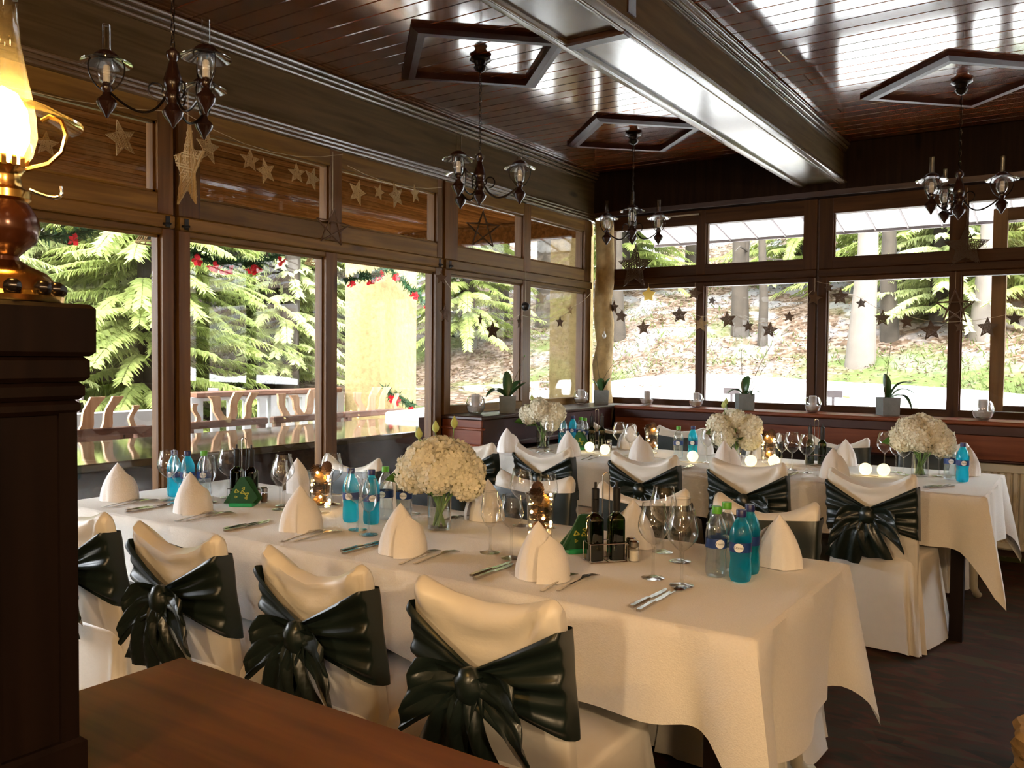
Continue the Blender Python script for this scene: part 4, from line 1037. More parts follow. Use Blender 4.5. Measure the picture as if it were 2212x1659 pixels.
def napkin(x, y, rot, label, group, s=1.0):
    t = thing('folded_napkin', label, 'napkin', (x, y, TZ+0.0015), rot+0.45, group); k = nn[0]; nn[0] += 1; t.scale = (s*0.86, s*0.86, s)
    obj('fold', NP[k % 3][0], t); obj('flap', NP[k % 3][1], t)
g_ = 'napkins along the near edge of the front table'
for i, (x, y, r_) in enumerate(((-3.55, 2.13, 0.3), (-3.04, 2.14, 0.1), (-2.42, 2.16, 0.35), (-1.865, 2.10, 0.0), (-1.33, 2.11, 0.0))):
    napkin(x, y, r_, 'folded white napkin, %s from the left along the near edge of the front table' % ordn[i], g_)
g_ = 'napkins along the far edge of the front table'
for x, y, r_, l in ((-3.08, 2.76, 2.8, 'folded white napkin behind the left wine glasses, far edge of the front table'), (-2.46, 2.74, 3.0, 'folded white napkin left of the front hydrangeas, far edge'),
                 (-1.98, 2.74, 3.2, 'folded white napkin right of the front hydrangeas, far edge'), (-1.29, 2.66, 3.0, 'folded white napkin behind the front oil bottles, far edge'), (-0.80, 2.68, 2.6, 'folded cream napkin at the right end of the front table beside the turquoise bottles')):
    napkin(x, y, r_, l, g_)
g_ = 'napkins on the back table'
for x, y, r_, l in ((-3.28, 4.78, 0.2, 'folded white napkin at the left end of the back table'), (-2.86, 4.86, 0.1, 'folded white napkin below the left hydrangeas of the back table'), (-2.35, 4.90, 0.1, 'folded white napkin before the left pine cone vase of the back table'),
                 (-1.79, 4.90, 0.3, 'folded white napkin below the middle hydrangeas of the back table'), (-1.17, 4.86, 0.2, 'folded white napkin behind the chair back at the right end of the back table'),
                 (-2.72, 5.50, 3.0, 'folded white napkin on the far side behind the back table\'s left glasses'), (-2.18, 5.52, 3.1, 'folded white napkin on the far side beside the clear bottle of the back table'), (-1.78, 5.50, 3.2, 'folded white napkin on the far side right of the middle hydrangeas'),
                 (-1.25, 5.48, 3.0, 'folded peach lit napkin on the far side before the radiator'), (-0.58, 5.46, 3.1, 'folded white napkin at the right end, far side of the back table')):
    napkin(x, y, r_, l, g_)

# cutlery
def fork_mesh():
    mb = MB(); L = 0.205
    a = [(-0.0035, 0), (-0.006, 0.004), (-0.0042, 0.06), (-0.0026, 0.11), (-0.004, 0.128), (-0.0115, 0.145), (-0.0125, 0.158)]
    poly = a+[(-x, y) for x, y in a[::-1]]
    mb.prism(poly, 0, 0.0022)
    for k in range(4):
        x = -0.0105+k*0.007; mb.box(x-0.0017, x+0.0017, 0.156, L, 0, 0.0022)
    mb.v = [(x, y, z+0.004+0.010*math.exp(-((y-0.16)/0.05)**2)-(0.004 if y < 0.02 else 0.003*(y-0.02)/0.19)) for x, y, z in mb.v]
    return mb.mesh('fork', 'steel', False)
def knife_mesh():
    mb = MB(); mb.prism([(-0.006, 0), (0.006, 0), (0.0055, 0.10), (-0.0055, 0.10)], 0, 0.007)
    mb.prism([(-0.006, 0.10), (0.006, 0.10), (0.0095, 0.14), (0.008, 0.19), (0.0, 0.215), (-0.006, 0.215)], 0.002, 0.004)
    return mb.mesh('knife', 'steel', False)
def spoon_mesh():
    mb = MB(); mb.prism([(-0.004, 0), (0.004, 0), (0.0025, 0.12), (-0.0025, 0.12)], 0.001, 0.0035)
    mb.ball((0, 0.145, 0.004), 0.03, 14, 8, 0.55, 0.9, 0.22); return mb.mesh('spoon', 'steel', True)
FK, KN, SN = fork_mesh(), knife_mesh(), spoon_mesh()
def cutlery(me, name, cat, x, y, rot, label, group):
    o = obj(name, me, None, (x, y, TZ+0.002), rot); tag(o, label, cat, group)
def fork_pair(x, y, place, rot=0.06):
    for i in (0, 1): cutlery(FK, 'dinner_fork', 'fork', x+i*0.032, y+i*0.03, rot-i*0.12, '%s steel fork of the pair %s' % (('left', 'right')[i], place), 'fork pair %s' % place)
def knife_pair(x, y, place, rot=0.0):
    for i in (0, 1): cutlery(KN, 'dinner_knife', 'knife', x+i*0.030, y-i*0.022, rot+i*0.04, '%s steel knife of the pair %s' % (('left', 'right')[i], place), 'knife pair %s' % place)
for i, x in enumerate((-3.43, -2.92, -2.31, -1.765, -1.245)): fork_pair(x, 1.985, 'right of the front table\'s %s near napkin' % ordn[i])
for i, x in enumerate((-3.27, -2.64, -2.035, -1.50)): knife_pair(x, 2.0, 'left of the front table\'s %s near napkin' % ordn[i+1])
knife_pair(-0.975, 1.995, 'near the right corner of the front table', -0.02)
cutlery(SN, 'dessert_spoon', 'spoon', -0.945, 2.09, -0.02, 'steel spoon lying on the knives near the right corner of the front table', None)
fork_pair(-2.08, 2.82, 'behind the front hydrangea vase', PI); fork_pair(-2.85, 2.83, 'behind the left wine glasses of the front table', PI)
fork_pair(-3.05, 4.68, 'left of the left hydrangeas of the back table'); fork_pair(-2.66, 4.70, 'between the two left chairs of the back table'); knife_pair(-2.0, 4.68, 'right of the middle chair of the back table')
knife_pair(-1.40, 4.76, 'before the middle wine glasses of the back table'); knife_pair(-0.70, 4.78, 'at the right end of the back table', -0.5)

# wine glasses
def glass_mesh(h, rb, rr, stem):
    pr = [(0.0, 0.0015), (0.034, 0.001), (0.0345, 0.0025), (0.02, 0.005), (0.006, 0.009), (0.004, 0.02), (0.0038, stem-0.012), (0.006, stem), (0.016, stem+0.006)]
    n = 12
    for i in range(1, n+1):
        t = i/n; z = stem+0.006+(h-stem-0.006)*t
        r0 = 0.016+(rb-0.016)*math.sin(min(1, t/0.42)*PI/2)**0.9 if t < 0.42 else rb+(rr-rb)*smooth01((t-0.42)/0.58)
        pr.append((r0, z))
    pr += [(rr-0.0012, h+0.0004), (rr-0.0014, h-0.004)]
    return MB().lathe(pr, 28, cap=False).mesh('wine_glass', 'glass', True)
GB, GS, GF = glass_mesh(0.222, 0.046, 0.034, 0.100), glass_mesh(0.205, 0.039, 0.030, 0.098), glass_mesh(0.205, 0.032, 0.025, 0.085)
def glass(x, y, me, label, group): tag(obj('wine_glass', me, None, (x, y, TZ+0.001), R.random()*6), label, 'glass', group)
g_ = 'wine glasses at the right end of the front table'
glass(-1.058, 2.305, GB, 'tall wine glass beside the front salt shaker', g_); glass(-0.955, 2.275, GB, 'tall wine glass nearest the spoon at the right end of the front table', g_)
glass(-1.075, 2.545, GS, 'wine glass behind the two tall ones at the right end of the front table', g_); glass(-1.175, 2.635, GB, 'hindmost wine glass at the right end of the front table', g_)
g_ = 'wine glasses in the middle of the front table'
glass(-1.635, 2.285, GF, 'slim wine glass nearest the front hydrangea vase on its right', g_); glass(-1.535, 2.262, GS, 'wine glass before the right pine cone vase of the front table', g_)
glass(-1.80, 2.72, GB, 'wine glass behind the right pine cone vase, left of two', g_); glass(-1.70, 2.75, GS, 'wine glass behind the right pine cone vase, right of two', g_)
glass(-2.245, 2.29, GB, 'round wine glass before the turquoise bottle left of the hydrangeas', g_); glass(-2.15, 2.25, GF, 'slim wine glass beside the fourth napkin of the front table', g_); glass(-2.30, 2.66, GS, 'wine glass behind the ivy leaf of the front hydrangeas', g_)
g_ = 'wine glasses at the left of the front table'
glass(-2.86, 2.47, GB, 'large wine glass right of the left green napkin holder', g_); glass(-2.80, 2.40, GS, 'smaller wine glass right of the left green napkin holder', g_); glass(-2.72, 2.62, GB, 'wine glass behind the left pine cone vase of the front table', g_)
glass(-3.37, 2.26, GB, 'wine glass before the bottles beside the wide window post, left one', g_); glass(-3.28, 2.25, GF, 'wine glass before the bottles beside the wide window post, right one', g_); glass(-3.22, 2.46, GB, 'wine glass left of the left oil bottle, rear one', g_); glass(-3.18, 2.33, GF, 'wine glass left of the left oil bottle, front one', g_)
g_ = 'wine glasses on the back table'
for x, y, me, l in ((-3.10, 5.02, GS, 'wine glass right of the left hydrangeas of the back table, left one'), (-3.03, 5.10, GF, 'wine glass right of the left hydrangeas of the back table, right one'),
   (-2.58, 5.06, GB, 'wine glass left of the left pine cone vase of the back table, left one'), (-2.46, 4.98, GB, 'wine glass left of the left pine cone vase of the back table, right one'),
   (-1.98, 5.08, GS, 'wine glass left of the middle hydrangeas, left one'), (-1.90, 5.04, GS, 'wine glass left of the middle hydrangeas, right one'),
   (-1.52, 5.10, GS, 'wine glass right of the middle pine cone vase, left of three'), (-1.445, 5.05, GB, 'wine glass right of the middle pine cone vase, middle of three'), (-1.34, 4.97, GB, 'wine glass right of the middle pine cone vase, right of three'),
   (-1.01, 5.42, GB, 'wine glass left of the right hydrangeas, leftmost before the radiator'), (-0.93, 5.33, GS, 'wine glass left of the right hydrangeas, middle one before the radiator'), (-0.875, 5.24, GB, 'wine glass touching the right hydrangea vase on its left'), (-0.70, 5.30, GS, 'wine glass touching the right hydrangea vase on its right')):
    glass(x, y, me, l, g_)

# bottles
def text_mesh(s, size):
    cu = bpy.data.curves.new('lettering', 'FONT'); cu.body = s; cu.size = size; cu.align_x = 'CENTER'; cu.align_y = 'CENTER'; cu.extrude = 0.0; cu.resolution_u = 6
    o = bpy.data.objects.new('lettering', cu); C.objects.link(o); bpy.context.view_layer.update()
    me = bpy.data.meshes.new_from_object(o.evaluated_get(bpy.context.evaluated_depsgraph_get()))
    bpy.data.objects.remove(o); bpy.data.curves.remove(cu); return me
def wrap(me, r, z, name, mat):
    for v in me.vertices:
        a = v.co.x/r-PI/2; v.co = Vector((r*math.cos(a), r*math.sin(a), z+v.co.y))
    me.name = name; me.materials.clear(); me.materials.append(M[mat]); return me
bprof = [(0.0, 0.004), (0.018, 0.001), (0.027, 0.004), (0.031, 0.014), (0.0315, 0.030), (0.0300, 0.052), (0.0285, 0.066), (0.0300, 0.078), (0.0315, 0.088), (0.0315, 0.118), (0.0318, 0.132), (0.030, 0.146), (0.025, 0.162), (0.018, 0.176), (0.0135, 0.186), (0.0130, 0.192), (0.0130, 0.198)]
BM = {c: MB().lathe([(r*(1+0.012*math.sin(z*400)), z) for r, z in bprof], 28, cap=False).mesh('body', m_, True) for c, m_ in (('b', 'bluepet'), ('c', 'clearpet'))}
CAPM = {c: MB().lathe([(0.0, 0.190), (0.0148, 0.190), (0.0148, 0.2085), (0.0135, 0.211), (0.0, 0.211)], 20, cap=False).mesh('cap', m_, True, 0.5) for c, m_ in (('b', 'capblue'), ('c', 'capgreen'))}
LBM = MB().lathe([(0.0319, 0.090), (0.0321, 0.091), (0.0321, 0.1165), (0.0319, 0.118)], 32, cap=False).mesh('label_band', 'labelblue', True)
WTM = MB().lathe([(0.0, 0.003), (0.026, 0.005), (0.0300, 0.016), (0.0300, 0.03), (0.0275, 0.066), (0.0300, 0.09), (0.0300, 0.13), (0.028, 0.147), (0.0, 0.1475)], 24, cap=False).mesh('water', 'water', True)
disc = bpy.data.meshes.new('label_badge')
dv = [(0.0142*k/6*math.cos(2*PI*i/24), 0.0130*k/6*math.sin(2*PI*i/24), 0) for k in range(1, 7) for i in range(24)]
disc.from_pydata(dv, [], [tuple(range(24))]+[(k*24+i, k*24+(i+1) % 24, (k+1)*24+(i+1) % 24, (k+1)*24+i) for k in range(5) for i in range(24)])
BDG = wrap(disc, 0.0325, 0.104, 'label_badge', 'labelwhite')
LET = wrap(text_mesh('Dorna', 0.0100), 0.0330, 0.104, 'lettering', 'ink')
def bottle(x, y, c, rot, label, group, s=1.0):
    t = thing('water_bottle', label, 'bottle', (x, y, TZ+0.0015), rot, group); t.scale = (s, s, s)
    obj('body', BM[c], t); obj('cap', CAPM[c], t); lb = obj('label_band', LBM, t); obj('water', WTM, t)
    obj('label_badge', BDG, lb); obj('lettering', LET, lb)
g_ = 'water bottles at the right end of the front table'
bottle(-0.835, 2.42, 'b', 0.15, 'turquoise water bottle with navy cap in front at the right end of the front table', g_); bottle(-0.845, 2.525, 'b', -0.3, 'turquoise water bottle with navy cap behind its twin on the front table', g_)
bottle(-0.913, 2.43, 'c', 0.75, 'clear water bottle with green cap in front beside the turquoise ones', g_); bottle(-0.915, 2.52, 'c', 0.3, 'clear water bottle with green cap behind its twin on the front table', g_)
g_ = 'water bottles in the middle of the front table'
bottle(-2.375, 2.385, 'b', 0.5, 'turquoise water bottle standing between the left pine cone vase and the hydrangeas', g_); bottle(-2.28, 2.40, 'b', 0.9, 'pale turquoise bottle behind the round wine glass left of the hydrangeas', g_)
bottle(-2.30, 2.50, 'c', 0.3, 'clear bottle with green cap left of the hydrangeas, left of two', g_); bottle(-2.22, 2.52, 'c', 0.6, 'clear bottle with green cap left of the hydrangeas, right of two', g_)
g_ = 'water bottles at the left of the front table'
bottle(-3.43, 2.33, 'b', 0.3, 'turquoise bottle beside the wide window post, left one', g_); bottle(-3.36, 2.35, 'b', 0.7, 'turquoise bottle beside the wide window post, right one', g_); bottle(-3.31, 2.40, 'c', 0.8, 'clear bottle with green cap beside the wide window post', g_)
g_ = 'water bottles on the back table'
for x, y, c, l in ((-2.13, 5.22, 'b', 'turquoise bottle left of the middle hydrangeas on the back table'), (-2.20, 5.15, 'c', 'clear bottle left of the middle hydrangeas on the back table'), (-0.63, 5.17, 'c', 'clear bottle right of the right hydrangeas on the back table'), (-0.565, 5.13, 'b', 'turquoise bottle at the right end of the back table'),
                (-3.26, 5.47, 'b', 'turquoise bottle behind the left hydrangeas on the back table, left one'), (-3.20, 5.52, 'b', 'turquoise bottle behind the left hydrangeas on the back table, right one'), (-3.10, 5.46, 'c', 'clear bottle right of the left hydrangeas on the back table'), (-3.03, 5.40, 'c', 'clear bottle next to the back oil bottle in the corner')):
    bottle(x, y, c, 0.3, l, g_)

# cruet sets
def sqbottle(hw, h):
    mb = MB(); n = 24; prof = [(1.0, 0.002), (1.0, h*0.62), (0.96, h*0.66), (0.55, h*0.72), (0.42, h*0.76), (0.40, h)]
    vs = []; fs = []
    for k, (s, z) in enumerate(prof):
        p = 6 if k < 3 else 2.2
        for i in range(n):
            a = 2*PI*i/n; c, q = math.cos(a), math.sin(a); vs.append((hw*s*math.copysign(abs(c)**(2/p), c), hw*s*math.copysign(abs(q)**(2/p), q), z))
    for k in range(len(prof)-1):
        for i in range(n): j = (i+1) % n; fs.append((k*n+i, k*n+j, (k+1)*n+j, (k+1)*n+i))
    fs.append(tuple(range(n))); mb.add(vs, fs); return mb
OBM = sqbottle(0.024, 0.205).mesh('glass', 'darkglass', True, 0.8); OLM = sqbottle(0.0215, 0.16)
OLM.v = [(x, y, min(z, 0.098)) for x, y, z in OLM.v]; OLM = OLM.mesh('oil', 'oil', True, 0.8)
OSM = MB().lathe([(0.0, 0.195), (0.0125, 0.195), (0.0125, 0.228), (0.010, 0.231), (0.004, 0.232), (0.004, 0.25), (0.0, 0.25)], 14, cap=False).mesh('stopper', 'blackplastic', True, 0.5)
ONM = MB().lathe([(0.0115, 0.155), (0.0125, 0.157), (0.0125, 0.198), (0.0, 0.198)], 14, cap=False).mesh('neck_sleeve', 'blackplastic', True, 0.5)
SHG = MB().lathe([(0.0, 0.002), (0.016, 0.002), (0.0165, 0.045), (0.014, 0.05)], 16, cap=False).mesh('glass', 'glass', True)
SHC = MB().lathe([(0.0145, 0.047), (0.016, 0.049), (0.016, 0.064), (0.012, 0.069), (0.0, 0.070)], 16, cap=False).mesh('cap', 'steel', True, 0.6)
SHF = {c: MB().lathe([(0.0, 0.004), (0.0148, 0.004), (0.0150, hh), (0.0, hh)], 16, cap=False).mesh('filling', c, True, 0.6) for c, hh in (('salt', 0.036), ('pepper', 0.040))}
def cruet(x, y, rot, where):
    def W(lx, ly): return (x+lx*math.cos(rot)-ly*math.sin(rot), y+lx*math.sin(rot)+ly*math.cos(rot), TZ+0.0045)
    t = thing('cruet_stand', 'chrome wire cruet stand %s' % where, 'stand', (x, y, TZ+0.001), rot)
    def rect(x0, x1, y0, y1, z): return [(x0, y0, z), (x1, y0, z), (x1, y1, z), (x0, y1, z)]
    mb = MB().tube(rect(-0.062, 0.062, -0.034, 0.034, 0.0022), 0.0018, 6, True); mb.tube([(0, -0.034, 0.0022), (0, 0.034, 0.0022)], 0.0018, 6)
    mb.build('base_wire', 'chrome', t)
    MB().tube(rect(-0.062, 0.062, -0.034, 0.034, 0.06), 0.0016, 6, True).build('guard_wire', 'chrome', t)
    for lx in (-0.062, 0.062):
        for ly in (-0.034, 0.034): MB().tube([(lx, ly, 0.0022), (lx, ly, 0.06)], 0.0015, 6).build('upright', 'chrome', t)
    hp = [(-0.011, 0, 0.002), (-0.011, 0, 0.27)]+[(-0.011*math.cos(PI*i/8), 0, 0.27+0.013*math.sin(PI*i/8)) for i in range(1, 8)]+[(0.011, 0, 0.27), (0.011, 0, 0.002)]
    MB().tube(hp, 0.002, 6).build('handle', 'chrome', t)
    for i, (lx, nm) in enumerate(((-0.036, 'left'), (0.036, 'right'))):
        b = thing('oil_bottle', '%s dark green oil bottle %s' % (nm, where), 'bottle', W(lx, 0), rot, 'oil bottles %s' % where)
        obj('glass', OBM, b); obj('oil', OLM, b); obj('stopper', OSM, b); obj('neck_sleeve', ONM, b)
    for lx, ly, c, nm in ((0.078, -0.022, 'salt', 'salt'), (0.086, 0.022, 'pepper', 'pepper')):
        p = W(lx+0.006, ly-0.012); b = thing('%s_shaker' % nm, 'small glass %s shaker with steel cap %s' % (nm, where), 'shaker', (p[0], p[1], TZ+0.0015), 0, 'shakers %s' % where)
        obj('glass', SHG, b); obj('cap', SHC, b); obj('filling', SHF[c], b)
cruet(-1.275, 2.415, 0.85, 'beside the tall glasses of the front table'); cruet(-3.07, 2.43, 0.35, 'at the left of the front table'); cruet(-2.90, 5.34, 0.5, 'at the left of the back table'); cruet(-1.40, 5.40, 0.3, 'right of the middle hydrangeas')

# green paper napkins in holders
def paper_mesh():
    mb = MB(); mb.prism([(-0.075, 0), (0.05, -0.0), (0.072, 0.028), (0.012, 0.112), (-0.006, 0.112)], -0.006, 0.006, 1); return mb.mesh('paper_stack', 'greenpaper', False)
PAP = paper_mesh()
def print_mesh():
    mb = MB(); rr = random.Random(4)
    for cx, cz, s in ((-0.020, 0.052, 0.010), (0.006, 0.048, 0.009), (0.024, 0.040, 0.010), (0.010, 0.064, 0.007), (-0.022, 0.028, 0.006), (0.022, 0.024, 0.007)):
        ring = []
        for i in range(12):
            a = 2*PI*i/12; r_ = s*(1+0.3*math.sin(a*3+cx*500)); ring.append((cx+r_*math.cos(a), cz+r_*0.8*math.sin(a)))
        inner = [((p[0]-cx)*0.45+cx, (p[1]-cz)*0.45+cz) for p in ring]
        vs = [(p[0], -0.0066, p[1]) for p in ring+inner]; mb.add(vs, [(i, (i+1) % 12, 12+(i+1) % 12, 12+i) for i in range(12)])
    return mb.mesh('print', 'yellowprint', False)
PRT = print_mesh()
def paper_holder(x, y, rot, where):
    t = thing('napkin_holder', 'holder of dark green paper napkins %s' % where, 'napkin holder', (x, y, TZ+0.0015), rot)
    MB().bev(-0.05, 0.05, -0.028, 0.028, 0.0, 0.016, 0.003).build('base', 'greenplastic', t, False)
    for i, (ry, dy, tl) in enumerate(((0.0, -0.018, 0.10), (0.30, 0.0, 0.0), (-0.25, 0.016, -0.10))):
        o = obj('paper_napkins', PAP, t, (0.006*i, dy, 0.014), (-tl, 0.05*i, ry))
        if i == 0: obj('print', PRT, o)
paper_holder(-2.99, 2.36, 0.55, 'beside the left oil bottle of the front table'); paper_holder(-1.40, 2.47, 0.9, 'between the right pine cone vase and the oil bottles'); paper_holder(-2.98, 5.22, 0.6, 'behind the glowing balls of the back table')

# hydrangea bouquets
def head_mesh(seed, rad):
    r = random.Random(seed); mb = MB(); N = 120; ga = PI*(3-math.sqrt(5))
    for i in range(N):
        z = 1-2*(i+0.5)/N; q = math.sqrt(1-z*z); a = i*ga+r.uniform(-0.1, 0.1); n = Vector((q*math.cos(a), q*math.sin(a), z)).normalized()
        c = n*rad*r.uniform(0.9, 1.06); t = n.orthogonal().normalized(); b = n.cross(t); th = r.random()*1.57; L = rad*r.uniform(0.24, 0.32)
        for k in range(4):
            an = th+k*PI/2; d = t*math.cos(an)+b*math.sin(an); s = n.cross(d)
            up = r.uniform(0.02, 0.35); P_ = lambda f, w_, h_: c+d*L*f+s*L*w_+n*L*h_
            mb.add([c, P_(0.35, 0.34, 0.12), P_(0.78, 0.42, 0.2+up*0.5), P_(1.02, 0.14, 0.12+up), P_(1.02, -0.14, 0.12+up), P_(0.78, -0.42, 0.2+up*0.5), P_(0.35, -0.34, 0.12)], [(0, 1, 2, 3, 4, 5, 6)])
    return mb.mesh('flower_head', 'petal', False), MB().ball((0, 0, 0), rad*0.88, 12, 8).mesh('core', 'petalc', True)
HD = [head_mesh(s, rd_) for s, rd_ in ((1, 0.072), (2, 0.066), (3, 0.060))]
def leaf_mesh(L, W, mat, bend=0.3):
    mb = MB()
    def fn(u, v):
        w = W*math.sin(PI*min(1, u*1.02))**0.7*(1-0.25*u); b = v*2-1
        return (w*b, L*u, -bend*L*u*u+0.12*w*abs(b)*3)
    mb.grid(fn, 10, 4); return mb.mesh('leaf', mat, True, 2)
LF = leaf_mesh(0.075, 0.032, 'leaf'); VASEG = MB().lathe([(0.0, 0.004), (0.040, 0.003), (0.044, 0.006), (0.0445, 0.128), (0.0425, 0.13), (0.0425, 0.012), (0.0, 0.012)], 28, cap=False).mesh('glass_cylinder', 'glass', True, 0.6)
VASEW = MB().lathe([(0.0, 0.013), (0.0415, 0.013), (0.0415, 0.075), (0.0, 0.075)], 24, cap=False).mesh('water', 'water', True, 0.6)
def bouquet(x, y, rot, where, heads, buds=3):
    v = thing('glass_vase', 'clear glass cylinder vase holding %s' % where, 'vase', (x, y, TZ+0.0015), rot, 'hydrangea vases')
    obj('glass_cylinder', VASEG, v); obj('water', VASEW, v)
    t = thing('hydrangea_bouquet', 'bouquet of cream hydrangeas, %s' % where, 'flowers', (x, y, TZ+0.0015), rot, 'hydrangea bouquets')
    for i, (hx, hy, hz, k, s) in enumerate(heads):
        h = obj('flower_head', HD[k][0], t, (hx, hy, hz), (R.random()*3, R.random()*3, R.random()*3), s); obj('core', HD[k][1], h)
        MB().tube(bezier((0.022*math.cos(i*2.4), 0.022*math.sin(i*2.4), 0.016), (0.01*math.cos(i), 0.01*math.sin(i), 0.07), (hx*0.35, hy*0.35, 0.13), (hx*0.8, hy*0.8, hz), 8), 0.0042, 6).build('stem', 'stemg', t)
    for a, z, tl in ((2.9, 0.155, 0.2), (0.4, 0.14, 0.1), (4.6, 0.15, 0.3), (1.7, 0.15, 0.0)):
        obj('leaf', LF, t, (0.04*math.cos(a), 0.04*math.sin(a), z), (tl, 0, a-PI/2), 1.2)
    obj('leaf', LF, t, (0.105*math.cos(3.3), 0.105*math.sin(3.3), 0.185), (0.3, 0.9, 3.3-PI/2), 1.25)
    for i in range(buds):
        a = 2.6-i*1.3+rot; bx, by = 0.06*math.cos(a)-0.01, 0.05*math.sin(a); hz = 0.355+0.02*((i*7) % 3)
        MB().tube(bezier((bx*0.5, by*0.5, 0.2), (bx*0.8, by*0.8, 0.27), (bx, by, 0.30), (bx*1.15, by*1.15, hz), 6), 0.0022, 5).build('bud_stem', 'stemg', t)
        MB().lathe([(0.001, -0.018), (0.012, -0.008), (0.015, 0.004), (0.008, 0.018), (0.001, 0.03)], 10, (bx*1.15, by*1.15, hz), False).build('bud', 'bud', t)
HS = [(-0.085, -0.01, 0.215, 0, 1.0), (0.0, -0.075, 0.225, 0, 1.0), (0.09, 0.0, 0.21, 0, 1.05), (0.0, 0.07, 0.225, 1, 1.05), (0.0, 0.0, 0.275, 0, 1.0), (-0.05, -0.06, 0.265, 1, 1.0), (0.06, -0.05, 0.255, 1, 1.0), (0.11, -0.055, 0.185, 2, 1.0), (-0.06, 0.05, 0.26, 1, 1.0), (0.055, 0.05, 0.26, 1, 1.0)]
bouquet(-2.005, 2.475, 0.5, 'the large one on the front table', HS)
HS2 = [(-0.10, 0.0, 0.24, 1, 1.0), (-0.03, -0.05, 0.27, 1, 1.05), (0.085, -0.02, 0.25, 0, 1.0), (0.03, 0.05, 0.26, 1, 1.0), (0.06, -0.06, 0.20, 2, 1.1), (-0.03, 0.02, 0.30, 2, 1.0)]
bouquet(-3.22, 5.13, 0.5, 'the left one on the back table', HS2, 1)
bouquet(-1.845, 5.20, 0.7, 'the middle one on the back table with yellow lit petals', [(-0.10, 0.0, 0.23, 0, 1.0), (0.09, -0.01, 0.22, 0, 1.05), (0.08, -0.04, 0.15, 1, 1.0), (0.0, 0.05, 0.26, 1, 1.0), (-0.08, -0.03, 0.165, 1, 1.0), (0.0, -0.02, 0.275, 2, 0.9)], 2)
bouquet(-0.785, 5.21, 0.2, 'the right one on the back table above the clear bottle', HS[:9], 0)

# pine cone vases with fairy lights
def cone_mesh(seed, L, W, mat):
    r = random.Random(seed); mb = MB(); mb.ball((0, 0, 0), W*0.62, 10, 8, 1, 1, L/W*0.75); N = 90; ga = 2.39996
    for i in range(N):
        t = (i+0.5)/N; z = -L/2+L*t; rad = W*0.62*math.sqrt(max(0.03, 1-(2*t-1)**2)); a = i*ga
        n = Vector((math.cos(a), math.sin(a), 0)); s = Vector((-math.sin(a), math.cos(a), 0)); c = n*rad*0.75+Vector((0, 0, z)); q = W*0.34
        mb.add([c-s*q*0.5, c+s*q*0.5, c+n*q*0.9+s*q*0.62+Vector((0, 0, q*0.75)), c+n*q*1.05+Vector((0, 0, q*1.0)), c+n*q*0.9-s*q*0.62+Vector((0, 0, q*0.75))], [(0, 1, 2, 3, 4)])
    return mb.mesh('pine_cone', mat, False)
PCM = [cone_mesh(1, 0.075, 0.042, 'cone'), cone_mesh(2, 0.065, 0.040, 'cone2'), cone_mesh(3, 0.085, 0.038, 'cone')]
HUR = MB().lathe([(0.0, 0.004), (0.036, 0.002), (0.042, 0.010), (0.040, 0.025), (0.044, 0.05), (0.0455, 0.09), (0.047, 0.14), (0.053, 0.170), (0.055, 0.176), (0.0525, 0.171), (0.0455, 0.14), (0.0435, 0.09), (0.0420, 0.05), (0.038, 0.028), (0.0, 0.022)], 28, cap=False).mesh('hurricane_glass', 'glass', True)
FLM = MB().ball((0, 0, 0), 0.0055, 8, 6).mesh('bulb', 'fairy', True)
def pine_vase(x, y, rot, where):
    tag(obj('hurricane_glass', HUR, None, (x, y, TZ+0.0015), rot), 'flared glass vase filled with pine cones, %s' % where, 'vase', 'pine cone vases')
    spots = [(0.0, 0.003, 0.055, 1, 1.2), (-0.012, -0.01, 0.100, 0, 0.4), (0.014, 0.008, 0.105, 2, -0.5), (0.002, -0.012, 0.145, 1, 0.9), (-0.018, 0.010, 0.165, 0, 0.2), (0.020, 0.012, 0.178, 2, -0.75)]
    for i, (px, py, pz, k, tl) in enumerate(spots):
        c, s = math.cos(rot), math.sin(rot)
        tag(obj('pine_cone', PCM[k], None, (x+px*c-py*s, y+px*s+py*c, TZ+pz), (tl, tl*0.6, i*1.3), 0.74), '%s pine cone in the vase, %s' % (('lowest gilded', 'lower brown', 'lower long brown', 'middle gilded', 'upper brown', 'topmost leaning brown')[i], where), 'pine cone', 'pine cones in the vase, %s' % where)
    t = thing('fairy_lights', 'warm fairy lights wound through the pine cones, %s' % where, 'fairy lights', (x, y, TZ+0.0015), rot)
    pts = []
    for i in range(60):
        a = i*0.62; z = 0.030+0.145*i/59; pts.append((0.036*math.cos(a), 0.036*math.sin(a), z))
    MB().tube(pts, 0.0008, 4).build('wire', 'brass', t)
    for i in range(2, 60, 8): obj('bulb', FLM, t, pts[i])
pine_vase(-2.60, 2.44, 0.6, 'left on the front table'); pine_vase(-1.575, 2.50, 2.0, 'right on the front table'); pine_vase(-2.46, 5.31, 1.0, 'left on the back table'); pine_vase(-1.655, 5.28, 0.2, 'middle of the back table')

